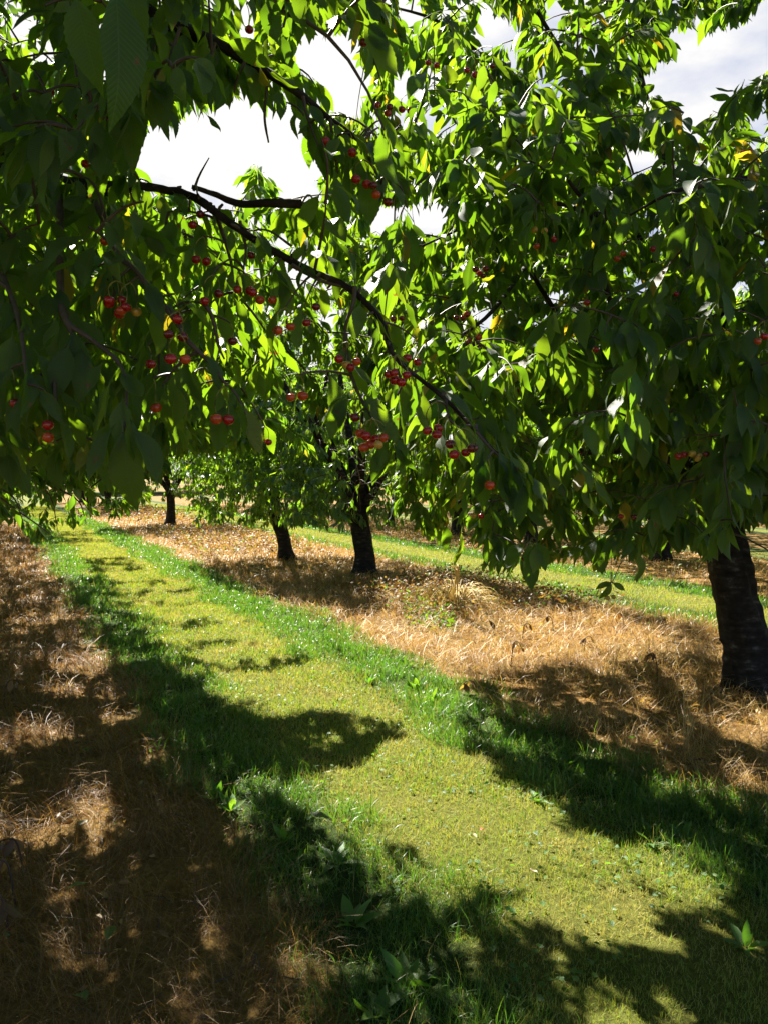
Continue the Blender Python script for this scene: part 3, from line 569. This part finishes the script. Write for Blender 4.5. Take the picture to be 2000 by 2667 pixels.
CN = [(305,730,1.5,'rrrrr'),(340,735,1.5,'yo'),(640,712,1.72,'rrr'),(698,715,1.75,'oo'),(820,745,1.7,'d'),(745,800,1.68,'oo'),(795,790,1.7,'r'),(903,890,1.65,'rroy'),(1032,925,1.62,'rrrrr'),
    (1135,1045,1.59,'rr'),(1160,1085,1.58,'dr'),(1205,1115,1.57,'rrd'),(1270,1195,1.55,'o'),(586,1005,1.43,'ro'),(970,1090,1.6,'royoro'),(933,1078,1.6,'o'),(116,1015,1.36,'r'),(118,1060,1.36,'o'),
    (530,615,1.8,'rr'),(650,595,1.78,'d'),(495,518,1.84,'r'),(515,510,1.84,'d'),(555,715,1.65,'dr'),(470,870,1.42,'or'),(455,765,1.45,'r'),(465,810,1.44,'dd'),(215,360,1.7,'r'),(272,250,1.8,'d'),(150,180,1.9,'dr'),
    (643,10,1.75,'r'),(965,70,1.9,'rd'),(842,305,1.73,'r'),(912,345,1.73,'r'),(948,415,1.74,'rrd'),(1000,235,2.2,'rrd'),(400,985,1.5,'o'),(265,560,1.6,'o'),(780,975,1.6,'oo'),
    (920,1010,1.62,'d'),(690,1110,2.2,'rr'),(1000,460,1.75,'do'),(385,900,1.6,'r'),(600,840,1.7,'d'),(1080,880,1.8,'rr'),(200,260,1.8,'d'),(30,960,1.4,'r')]
CN = [(x, y, d-.06, c) for x, y, d, c in CN]
prep(T, CN)
T.tw.build('twigs', M_TWIG, T.root)
B, Ax, Nn = map(np.array, (T.LB, T.LA, T.LN)); Ax = nrm(Ax); Ln = rng.uniform(.062, .112, len(B))*(.7+.3*rng.random(len(B)))
for i, l in EX: Ln[i] = l
kp = cull(B+Ax*Ln[:, None]*.5, B+Ax*Ln[:, None], ('clear', 'lit')) & spotcull(B+Ax*Ln[:, None]*.5, B+Ax*Ln[:, None]); kp[[i for i, _ in EX]] = True
print('near tree leaves', kp.sum()); leaf_mesh('crown', B[kp], Ax[kp], Nn[kp], Ln[kp], M_LEAF, T.root, 12, loc=L)
for x, y, d, cols in CN:
    P = pt(x, y, d); bunch(T, P, cols, .95)
tag(T.root, 'nearest cherry tree, its fruiting branches hanging into the picture from the upper left', 'tree')

# ------------------------------------------------------------------ big tree on the right
rng = np.random.default_rng(5)
g0 = gnd(1972, 1800); g0[2] = 0; T = Tree(g0); L = T.loc
d0 = (g0-CP)@F
trunk(T, [pt(1972,1815,d0), pt(1950,1690,d0), pt(1918,1560,d0), pt(1895,1450,d0), pt(1862,1320,d0), pt(1825,1200,d0)], [.20,.165,.14,.145,.12,.10], n=36, k=30, seed=11)
a = pt(1862,1320,d0)
T.limb([pt(1868,1340,d0), pt(1800,1180,d0-.1), pt(1755,1040,d0-.1), pt(1742,930,d0-.1), pt(1740,860,d0)], .085, .055, 14)
T.limb([pt(1740,900,d0), pt(1760,845,d0), pt(1860,832,d0+.1), pt(1905,880,d0+.1), pt(1925,960,d0+.1), pt(1950,1120,d0)], .062, .02, 16)
T.limb([pt(1880,830,d0), pt(1960,800,d0+.3), pt(2080,700,d0+.5), pt(2300,560,d0+.6)], .05, .02, 12)
T.limb([pt(1745,880,d0), pt(1700,830,d0-.1), pt(1620,880,d0-.4), pt(1500,900,d0-1.0), pt(1350,930,d0-1.4)], .055, .012, 16)
T.limb([pt(1740,850,d0), pt(1700,700,d0-.3), pt(1590,480,d0-.8), pt(1560,300,d0-1.1), pt(1470,150,d0-1.3), pt(1400,30,d0-1.5)], .045, .010, 20)
T.limb([pt(1740,850,d0), pt(1790,600,d0), pt(1700,330,d0-.2), pt(1640,60,d0-.3), pt(1620,-200,d0-.4)], .045, .012, 16)
T.limb([pt(1690,985,d0-2.2), pt(1620,870,d0-2.5), pt(1565,700,d0-2.7), pt(1540,560,d0-2.8), pt(1480,470,d0-2.9)], .014, .007, 14)
T.limb([pt(1860,1320,d0), pt(1780,1080,d0-1), pt(1690,985,d0-2.2)], .04, .014, 10)
T.limb([pt(1560,560,d0-2.8), pt(1400,520,d0-2.8), pt(1290,555,d0-2.9), pt(1100,640,d0-3)], .009, .004, 12)
T.limb([pt(1480,300,d0-1.3), pt(1300,180,d0-1.6), pt(1150,60,d0-1.9), pt(1000,10,d0-2.2)], .014, .005, 14)
T.limb([pt(1620,60,d0-.5), pt(1450,110,d0-1.2), pt(1425,120,d0-1.3), pt(1370,20,d0-1.5)], .012, .006, 10)
T.limb([pt(1850,1300,d0), pt(1700,1180,d0-.8), pt(1500,1180,d0-1.5), pt(1330,1230,d0-2.1), pt(1190,1310,d0-2.4)], .04, .006, 16)
T.limb([pt(1870,1340,d0), pt(1990,1200,d0-.5), pt(2150,1100,d0-.9)], .04, .02, 10)
T.limb([pt(2150,560,3.0), pt(2000,465,2.8), pt(1850,480,2.6), pt(1750,500,2.5), pt(1640,560,2.5)], .012, .0035, 14)
T.limb([pt(2300,560,d0+.6), pt(2250,560,4.2), pt(2150,560,3.0)], .03, .012, 10)
T.limb([pt(1370,690,d0-1.5), pt(1290,800,3.4), pt(1220,860,3.2), pt(1150,900,3.1)], .012, .004, 12)
T.limb([pt(1500,900,d0-1.0), pt(1440,800,d0-1.3), pt(1370,690,d0-1.5)], .015, .012, 6)
c = np.array([4.5, 4.1, 2.9]); rr = np.array([3.0, 3.2, 2.7])
def rk(p):
    x, y, d = proj(p); lowleft = (x < 1180) & (y > 1000-(1180-x)*.1) & (x < 1000) & (d > 0); bad = (x < 830) & (d > 0) & (y > 150)
    dn = np.linalg.norm(p-CP, axis=1); thin = (y < 430) & (rng.random(len(p)) < .4); return keep_tree(p) & (dn > 2.3) & ~bad & ~lowleft & ~thin
T.grow(envelope(2100, c, rr, .85, .15, rk), step=.035, per=(3,6), r=.007, sides=4)
q = []                                    # its outermost shoots reach over the path
while len(q) < 420:
    x, y = rng.uniform(1000, 2200), rng.uniform(-100, 1450)
    if x < 1180 and y > 1100 : continue
    p = pt(x, y, rng.uniform(2.3, 4.2) if y > 150 else rng.uniform(3, 4.8))
    if p[2] > .95 and keep_tree(p[None])[0]: q.append(p)
while len(q) < 640:                       # upper shoots added to keep its inner and lower foliage in shade
    p = pt(rng.uniform(1150, 2150), rng.uniform(850, 1450), rng.uniform(3.0, 5.6))+SUND*rng.uniform(.8, 2.8)
    if keep_tree(p[None])[0] and p[2] < 5.2: q.append(p)
q += shading([(2.3,1.6),(2.3,2.4),(2.2,3.3),(2.6,4.2),(3.2,4.9),(5.5,4.9),(5.5,1.6)], 230, 2.1, 4.2)
T.grow(q, step=.04, per=(3,5), r=.006, sides=5)
EX = []
for b, t, d in [((1350,1420),(1330,1520),3.3),((1375,1420),(1385,1540),3.3),((1395,1410),(1418,1500),3.3),((1300,1390),(1290,1480),3.3),((1200,1390),(1190,1480),3.4),((1160,1370),(1165,1440),3.4),
   ((1560,1400),(1570,1500),3.5),((1660,1440),(1665,1520),3.5),((1590,1520),(1567,1565),3.9),((1592,1518),(1550,1530),3.9),((1595,1518),(1632,1538),3.9),((1950,1180),(1965,1040),2.5),
   ((1980,1300),(1950,1180),2.6),((1700,480),(1760,600),2.5),((1640,560),(1600,640),2.5),((1260,170),(1240,240),2.6),((1290,210),(1275,270),2.6),((1310,170),(1345,200),2.6)]:
    T.tw.add(np.array([pt(b[0], b[1]-28, d), pt(*b, d)])-L, .0018, 4); one(b, t, d, n=tuple(np.array([rng.normal()*.6, -.7, .6])))
T.tw.add(spline([pt(1600,1380,3.9), pt(1592,1450,3.9), pt(1590,1525,3.9)], 6)-L, .002, 4)
CN = [(1230,145,2.8,'rr'),(1250,670,2.9,'dddr'),(1200,790,2.9,'ddr'),(1228,850,2.9,'doooddo'),(1440,575,2.7,'r'),(1395,600,2.7,'o'),(1622,622,2.7,'oo'),(1525,755,2.8,'r'),(1548,880,2.8,'r'),(1992,835,2.4,'ro'),
    (1780,1140,2.6,'rr'),(1820,1145,2.6,'yydy'),(1615,1298,3.0,'r'),(1650,1310,3.0,'d'),(1245,1312,3.1,'ry'),(1358,1418,3.2,'dr'),(1592,1525,3.9,'yy'),(1950,360,3.0,'rr'),(1035,720,2.6,'r'),(1040,790,2.6,'dd'),(1000,840,2.6,'rr'),
    (1130,120,2.8,'rr'),(1280,120,3.,'d'),(1390,545,2.7,'y'),(1415,548,2.7,'y'),(1060,245,2.8,'rr'),(1700,600,2.9,'r'),(1350,980,3.2,'d'),(1760,720,3.,'r'),(1900,1230,2.8,'r'),(1440,1080,3.1,'r'),(1500,1140,3.1,'dr')]
SPOT.clear(); prep(T, CN)
T.tw.build('twigs', M_TWIG, T.root)
B, Ax, Nn = map(np.array, (T.LB, T.LA, T.LN)); Ax = nrm(Ax); Ln = rng.uniform(.095, .145, len(B))*(.75+.25*rng.random(len(B)))
for i, l in EX: Ln[i] = l
kp = cull(B+Ax*Ln[:, None]*.5, B+Ax*Ln[:, None], ('clear', 'lit')) & spotcull(B+Ax*Ln[:, None]*.5, B+Ax*Ln[:, None]); kp[[i for i, _ in EX]] = True
print('right tree leaves', kp.sum()); leaf_mesh('crown', B[kp], Ax[kp], Nn[kp], Ln[kp], M_LEAFR, T.root, 8, loc=L)
for x, y, d, cols in CN:
    bunch(T, pt(x, y, d), cols, 1.15)
tag(T.root, 'large cherry tree with thick leaning trunk at the right edge of the picture', 'tree')
BIGR = T

# ------------------------------------------------------------------ middle distance
G1 = 'cherry trees of the row right of the path'; G0 = 'cherry trees of the row left of the path'; G2 = 'cherry trees of the background rows'
lm = ('lit',)
t = auto_tree((gnd(950,1503)[0], gnd(950,1503)[1], 0), H=5.9, rad=2.7, extra=lambda T: [p for p in (pt(rng.uniform(720,1120), rng.uniform(960,1370), rng.uniform(10.3,13.4)) for _ in range(620)) if p[2] > .75], per=(2,5), n=1250, lean=(-.08,.05), trunk_r=.17, zlow=.85, seg=5, seed=2, mode=lm, rz=1.0)
tag(t.root, 'cherry tree with the thick straight trunk standing in the straw near the picture centre', 'tree', G1)
t = auto_tree((gnd(748,1458)[0], gnd(748,1458)[1], 0), H=5.4, rad=2.6, extra=lambda T: [p for p in (pt(rng.uniform(480,860), rng.uniform(960,1365), rng.uniform(12.6,16.2)) for _ in range(560)) if p[2] > .65], per=(2,5), n=1150, lean=(-.25,0), trunk_r=.14, zlow=.75, seg=5, seed=3, mode=lm)
tag(t.root, 'cherry tree with the slimmer leaning trunk, just left of the central tree', 'tree', G1)
def low_and_shade_shoots(T):
    for pts, d in [([(-160,1180),(-60,1250),(40,1325),(110,1375),(140,1400)], 4.6), ([(-60,1250),(30,1290),(60,1360)], 4.5), ([(-60,1200),(60,1240),(130,1290),(150,1385)], 4.7), ([(60,1240),(180,1270),(240,1340)], 5.0), ([(100,1250),(200,1300),(225,1365)], 5.2)]:
        Q = spline([pt(x, y, d) for x, y in pts], 10); T.tw.add(Q-T.loc, np.linspace(.009, .002, 10), 5, .05); T.nodes(Q[:3], 1); T.leaves(Q, .6, .05, (2, 4))
    return shading([(-.3,2.2),(-.3,7),(1.3,7),(1.35,5.5),(1.5,5),(1.6,4.3),(1.35,3.6),(1.4,2.4)], 760, 1.9, 3.7)+shading([(1.45,3.95),(1.9,4.0),(2.4,4.4),(2.3,4.75),(1.75,5.0),(1.4,4.7)], 60, 1.8, 3.4)  # higher crown points added to shade the left strip and path edge
t = auto_tree((-1.2, 5.9, 0), H=4.6, rad=3.0, n=1900, lean=(.25,0), trunk_r=.15, zlow=1.0, seg=5, seed=4, extra=low_and_shade_shoots, per=(4,7), step=.045, mode=('clear','lit'))
tag(t.root, 'second cherry tree of the left row, dark crown behind the nearest branches', 'tree', G0)
PA = auto_tree((-1.2, 9.6, 0), extra=lambda T: shading([(-.5,7),(1.35,7),(1.35,13),(-.5,13)], 300, 1.9, 3.4)+shading([(1.4,6),(2.4,6),(2.3,16),(1.4,16)], 170, 1.8, 3.3), H=4.4, rad=3.2, lean=(.45,0), n=1300, per=(3,6), trunk_r=.14, zlow=.75, seg=3, seed=5, mode=lm)
tag(PA.root, 'third cherry tree of the left row with low hanging branches at the left edge', 'tree', G0)
PB = auto_tree((5.0, 25.4, 0), H=4.8, rad=2.5, per=(3,5), n=850, trunk_r=.16, zlow=.8, seg=3, seed=6)
tag(PB.root, 'cherry tree with the dark trunk beyond the two central trees, left of them', 'tree', G1)
PC = auto_tree((11.2, 11.1, 0), H=5.0, rad=2.6, per=(3,5), n=900, trunk_r=.17, zlow=.85, seg=3, seed=8, mode=lm)
tag(PC.root, 'cherry tree of the third row whose trunk shows left of the big right trunk', 'tree', G2)
P3 = [PA.root, PB.root, PC.root]; rng = np.random.default_rng(77)
k = 0
for x, ys, gname, lab in [(-1.2, [13.2, 16.8, 20.4, 24, 28, 32, 37, 43], G0, 'cherry tree further down the left row, seen between the hanging branches'),
        (4.6, [36, 43, 50], G1, 'small distant cherry tree far down the row right of the path'),
        (11.2, [4.2, 7.7, 15, 18.6, 22.3, 26, 30, 35, 41], G2, 'cherry tree of the third row behind the second alley'),
        (17.3, [8, 13, 18, 23, 28, 34, 41], G2, 'cherry tree of the fourth row deep in the background'),
        (23.4, [12, 20, 28, 37], G2, 'cherry tree of the farthest row, hardly visible between crowns')]:
    for y in ys:
        copy_tree(P3[k % 3], (x+rng.normal()*.15, y+rng.normal()*.3, 0), rng.random()*6.28, rng.uniform(.9, 1.12), lab, gname); k += 1
# tall trees of other kinds closing the view beyond the orchard
def wood_tree(loc, H, W_, seed):
    rg = np.random.default_rng(seed); r = empty('tall_tree', loc); T_ = Tubes(); z = np.linspace(0, H*.85, 8)
    T_.add(np.stack([.3*np.sin(z*.3), .2*np.cos(z*.4), z], -1), np.linspace(H*.03, H*.006, 8), 8, .05); T_.build('trunk', M_BARK, r)
    n = 60; c = nrm(rg.standard_normal((n, 3)))*rg.random((n, 1))**.4*np.array([W_, W_, H*.38])+np.array([0, 0, H*.58])
    B = np.concatenate([q+rg.standard_normal((190, 3))*np.array([1, 1, .75])*W_*.17 for q in c]); B = B[B[:, 2] > 1]
    A = rg.standard_normal(B.shape)+np.array([0, 0, -.3]); leaf_mesh('crown', B, A, rg.standard_normal(B.shape), rg.uniform(.35, .7, len(B)), M_WOODF, r, 3, wid=.3)
    return r
w0 = wood_tree((12, 78, 0), 16, 6, 1); w1 = wood_tree((30, 80, 0), 13, 6.5, 2)
tag(w0, 'tall dark tree showing through the gap in the left foliage beyond the orchard', 'tree', 'tall trees beyond the orchard'); tag(w1, 'tall tree beyond the orchard, hidden mostly by the cherry crowns', 'tree', 'tall trees beyond the orchard')
for j, (x, y, s) in enumerate([(-8,82,.8),(2,84,.9),(21,84,.85),(42,78,.95),(54,72,1.),(66,66,.9),(76,56,1.),(84,44,.95),(90,30,1.),(-20,76,.9)]):
    r = copy_tree([w0, w1][j % 2], (x, y, 0), j*1.3, s, 'tree of the dark belt of tall trees beyond the orchard', 'tall trees beyond the orchard')

# ------------------------------------------------------------------ plants on the ground
rng = np.random.default_rng(31)
def rosette(name, x, y, n, size, up, m, label, cat, group=None, wid=.22, seg=5):
    n = n*2 if cat == 'weed' and name == 'broadleaf_weed' else n; o = np.array([x, y, float(hgt(x, y))]); a = rng.random()*6+np.arange(n)*2.4; h = np.stack([np.cos(a), np.sin(a), 0*a], -1)
    A = h*(1-up)+np.array([0, 0, up])+rng.standard_normal((n, 3))*.15; Nn = np.array([0, 0, 1.])-h*.4+rng.standard_normal((n, 3))*.3
    s = leaf_mesh(name, o+h*.01, A, Nn, size*.8*rng.uniform(.45, 1.1, n), m, None, seg, wid=wid*.8, petiole=.25, loc=o); s.location = tuple(o); tag(s, label, cat, group); return s
for (px, py, n, sz, up) in [(430,1870,5,.10,.6),(520,1890,4,.09,.6),(560,2080,5,.12,.6),(740,2190,4,.13,.5),(600,2110,5,.12,.4),(920,2400,5,.13,.5),(1060,2560,4,.14,.5),(880,2250,4,.12,.5),(690,2230,3,.12,.4),(980,2640,4,.13,.5),
        (420,1770,4,.09,.7),(455,1850,3,.08,.6)]:
    g = gnd(px, py); w = ('low in the picture' if py > 2350 else 'beside the dark straw' if px < 600 else 'in the shaded left fringe')
    rosette('broadleaf_weed', g[0], g[1], n, sz, up, M_WEED, f'broad-leaved green weed {w}', 'weed', 'broad-leaved weeds in the left grass fringe')
for (px, py, n, sz, up) in [(1085,1795,7,.17,.65),(1060,1740,5,.12,.6),(1130,1830,6,.15,.6),(700,1615,5,.11,.6),(720,1625,5,.11,.6),(1180,1850,5,.12,.5),(860,1690,5,.09,.6),(800,1660,4,.09,.6),(960,1780,5,.10,.6),(1400,2090,4,.1,.4),
        (1700,2200,4,.13,.4),(1780,2190,4,.14,.4),(1940,2480,4,.12,.5),(1480,1990,4,.12,.5)]:
    g = gnd(px, py); w = ('in the shade at lower right' if px > 1350 else 'at the sunny edge of the straw' if px > 1000 else 'farther along the sunny fringe')
    rosette('broadleaf_weed', g[0], g[1], n, sz, up, M_WEED, f'broad-leaved green weed {w}', 'weed', 'broad-leaved weeds in the right grass fringe')
for px, py in [(560,1520),(600,1560),(375,1460),(840,1670),(480,1500)]:
    g = gnd(px, py); rosette('silvery_weed', g[0], g[1], 12, .10, .45, M_SILV, 'pale silvery weed glinting in the sunny fringe right of the mown path', 'weed', 'silvery weeds in the right fringe', .12)
# clover leaves as low ground cover
X, Y = scatter(1.0, 3.1, 1500, 1.9, 9, clump=.5); n = len(X); a = rng.random(n)*6.28; h = np.stack([np.cos(a), np.sin(a), 0*a], -1)
o = leaf_mesh('clover', np.stack([X, Y, hgt(X, Y)+rng.uniform(.01, .035, n)], -1), h+rng.standard_normal((n, 3))*.15, np.tile([0, 0, 1.], (n, 1))+rng.standard_normal((n, 3))*.3, rng.uniform(.012, .03, n), M_WEED, None, 5, wid=.42, petiole=.3)
tag(o, 'small clover and weed leaves scattered through the turf', 'ground cover', kind='stuff')
# low withered weeds in the straw (uncountable): dark patch of dead leaves behind the sunny straw, and yellow-red patch further off
def dead_cover(poly, n, size, label, zmax=.16, up=.3, m=M_DEAD):
    P = np.array(poly); X = []; Y = []
    while len(X) < n:
        x = rng.uniform(P[:, 0].min(), P[:, 0].max()); y = rng.uniform(P[:, 1].min(), P[:, 1].max())
        if inpoly(x, y, poly): X.append(x); Y.append(y)
    X, Y = np.array(X), np.array(Y); z = rng.random(n)**1.5*zmax; a = rng.random(n)*6.28; h = np.stack([np.cos(a), np.sin(a), 0*a], -1)
    o = leaf_mesh('withered_weeds', np.stack([X, Y, hgt(X, Y)+z], -1), h+np.array([0, 0, 1])*rng.normal(up, .6, n)[:, None], rng.standard_normal((n, 3))+np.array([0, 0, .8]), size*rng.uniform(.5, 1.2, n), m, None, 3, wid=.2, petiole=.5)
    tag(o, label, 'weeds', kind='stuff')
dead_cover([(4.0,7.6),(6.7,7.2),(6.6,10.8),(4.4,10.4)], 6500, .055, 'low brown withered weeds between the sunny straw and the second alley', .22)
dead_cover([(3.6,15.5),(6.2,14.8),(6.4,24),(3.9,24)], 7000, .075, 'reddish yellow withering weeds beyond the slim leaning trunk', .2)
dead_cover([(4.2,27),(6.4,27),(6.4,40),(4.2,40)], 2200, .12, 'reddish withering weeds at the far end of the row', .3)
dead_cover([(-1.5,1.9),(.8,1.9),(.8,9),(-1.,9)], 1500, .04, 'dead leaves and withered weeds lying in the shaded straw on the left', .05, 0)
dead_cover([(3.3,3),(6.4,3),(6.4,7.6),(3.4,7.6)], 1400, .04, 'brown dead leaves scattered in the straw around the big trunk', .06, 0)
dead_cover([tuple(gnd(x, y)[:2]) for x, y in [(1050,1560),(1180,1560),(1190,1650),(1050,1640)]], 620, .06, 'yellowing low leaves beside the pale straw tuft', .14, .5, M_LEAFR)
dead_cover([(9.2,9),(12.8,9),(12.8,20),(9.3,20)], 3000, .06, 'withered weeds under the third tree row', .15)
# pale tuft of long yellow straw standing in the sun
def tuft(px, py, label, n=130, hgt_=.52):
    g = gnd(px, py); r = empty('straw_tuft', (g[0], g[1], 0)); T_ = Tubes()
    for k in range(16):
        o = rng.normal(0, .035, 2); T_.add(spline([[o[0]*2, o[1]*2, 0], [o[0]*.7, o[1]*.5, hgt_*.45], [rng.normal()*.02, rng.normal()*.02, hgt_*(.85+.2*rng.random())], [rng.normal()*.05-.03, rng.normal()*.03, hgt_*(.85+.2*rng.random())]], 8), .0048, 4)
    T_.build('standing_stalks', M_STRAWS, r); T_ = Tubes()
    for k in range(n):
        a = rng.random()*6.28; l = rng.uniform(.2, .75); h = np.array([math.cos(a), math.sin(a), 0])
        T_.add(spline([[0, 0, .05], h*l*.4+[0, 0, rng.uniform(.12, .36)], h*l*.8+[0, 0, rng.uniform(.08, .26)], h*l+[0, 0, .02]], 8), .0034, 3)
    T_.build('fallen_stalks', M_STRAWS, r); tag(r, label, 'straw tuft')
M_STRAWS = plain('yellow_straw', (.62,.44,.13), .45)
tuft(1190, 1590, 'pale yellow straw tuft with upright stalks standing in the sun behind the mown path')
# tall withered stalks with curled brown heads
def dead_plant(px, py, h, label, hook=1, leaves=3):
    g = gnd(px, py); r = empty('withered_plant', (g[0], g[1], 0)); s = random.choice((-1, 1)); T_ = Tubes()
    st = spline([[0, 0, -.01], [.01*s, 0, h*.55], [.03*s, .01, h*.95], [.03*s+.05*s*hook, .01, h*.97], [.06*s+.05*s*hook, .01, h*.72]], 14)
    T_.add(st, np.linspace(.005, .003, 14), 5, .1); T_.build('stalk', M_DEADS, r)
    i = rng.integers(5, 14, leaves+3); B = st[i]; a = rng.random(len(i))*6.28
    leaf_mesh('dry_leaves', B, np.stack([np.cos(a)*.6, np.sin(a)*.6, -.8+0*a], -1), rng.standard_normal((len(i), 3)), rng.uniform(.05, .1, len(i)), M_DEAD, r, 5, wid=.22, petiole=.1)
    tag(r, label, 'withered plant', 'withered plants standing in the straw')
M_DEADS = plain('dead_stalk', (.07,.032,.015), .6)
for px, py, h, lab in [(1330,1735,.20,'tallest hooked brown plant standing alone in the brightest straw'),(1285,1650,.13,'curled brown plant behind the sunny straw, left of the orange one'),(1360,1660,.13,'orange-brown curled plant behind the sunny straw'),
        (1490,1620,.16,'dark withered plant left of the paired dark ones'),(1512,1612,.15,'dark withered plant, right one of the close pair'),(1625,1640,.17,'withered plant with drooping head near the second alley'),
        (1520,1700,.14,'brown hooked plant at the edge of the trunk shade'),(1712,1780,.24,'withered plant with a reddish head left of the big trunk'),(1735,1630,.1,'small dark seed head left of the big trunk'),
        (1240,1800,.08,'low curled brown plant at the green edge'),(1440,1640,.14,'arched dark plant beside the withered weed patch'),(700,1452,.16,'dark hooked plant left of the slim leaning trunk'),(915,1480,.2,'withered plant left of the central trunk'),
        (60,2270,.14,'brown withered plant at the left edge'),(40,2360,.18,'drooping reddish dead plant at the left picture edge'),(25,2440,.16,'lowest reddish dead plant at the left picture edge'),(10,1830,.15,'dark withered plant far up the left edge')]:
    dead_plant(px, py, h, lab)
# upright dry grass stems near the big trunk and left
def sstems(px, py, n, h, label):
    g = gnd(px, py); T_ = Tubes()
    for k in range(n):
        o = rng.normal(0, .035, 2); b = rng.normal(0, .08, 2); T_.add(spline([[o[0], o[1], 0], [o[0]+b[0]*.4, o[1]+b[1]*.4, h*.6], [o[0]+b[0], o[1]+b[1], h*rng.uniform(.8, 1.1)]], 6), np.linspace(.0022, .0009, 6), 3)
    o = T_.build('dry_stems', M_STRAWS, None); o.location = (g[0], g[1], 0); tag(o, label, 'dry grass stems')
sstems(1790,1960,9,.42,'tall thin dry grass stems in front of the big trunk'); sstems(1690,1700,10,.34,'bunch of dry stems rising left of the big trunk'); sstems(1595,1790,6,.36,'few thin stems in the sunlit straw')
# bits of twig lying about
T_ = Tubes()
for k in range(420):
    x, y = (rng.uniform(-1.2, .9), rng.uniform(1.8, 8)) if k % 2 else (rng.uniform(3.2, 6.6), rng.uniform(3, 10)); a = rng.random()*6.28; l = rng.uniform(.04, .16)
    z = float(hgt(x, y))+rng.uniform(.01, .04); T_.add(np.array([[x, y, z], [x+l*.5*math.cos(a), y+l*.5*math.sin(a), z+rng.uniform(0, .012)], [x+l*math.cos(a+.3), y+l*math.sin(a+.3), z]]), [.003, .0025, .0015], 4)
tag(T_.build('twig_litter', M_TWIG), 'small broken twigs lying in the straw under both tree rows', 'twigs', kind='stuff')
# fallen single leaves
def fallen(px, py, l, m, label, z=.03, name='fallen_leaf', ang=0., cat='leaf'):
    g = gnd(px, py); o = np.array([g[0], g[1], z]); s = leaf_mesh(name, o[None], np.array([[math.cos(ang), math.sin(ang), .12]]), np.array([[.1, .1, 1.]]), np.array([l]), m, None, 12, wid=.22, petiole=.15, loc=o); s.location = tuple(o); tag(s, label, cat)
fallen(860, 2195, .12, M_LEAFR, 'large bright green leaf lying on the shaded grass fringe', .10, ang=2.2)
fallen(1250, 2188, .035, M_REDL, 'small red leaf on the sunny mown turf', .045, ang=.4)
fallen(1240, 2205, .032, M_PAPER, 'bleached pale leaf scrap beside the small red leaf', .04, ang=1.4)
fallen(1400, 2300, .04, M_PAPER, 'dry pale leaf on the mown turf below the red one', .04, ang=2.)
fallen(205, 2180, .07, M_PAPER, 'pale curled dead leaf on the straw at lower left', .05, ang=.9)
fallen(225, 2640, .08, M_WEED, 'green leaf on the straw at the bottom edge', .04, ang=1.9)
fallen(280, 2480, .09, M_WEED, 'dull green leaf in the shaded straw at lower left', .04, ang=1.2)
fallen(180, 2340, .08, M_WEED, 'curved dull green leaf in shaded straw left', .04, ang=.3)
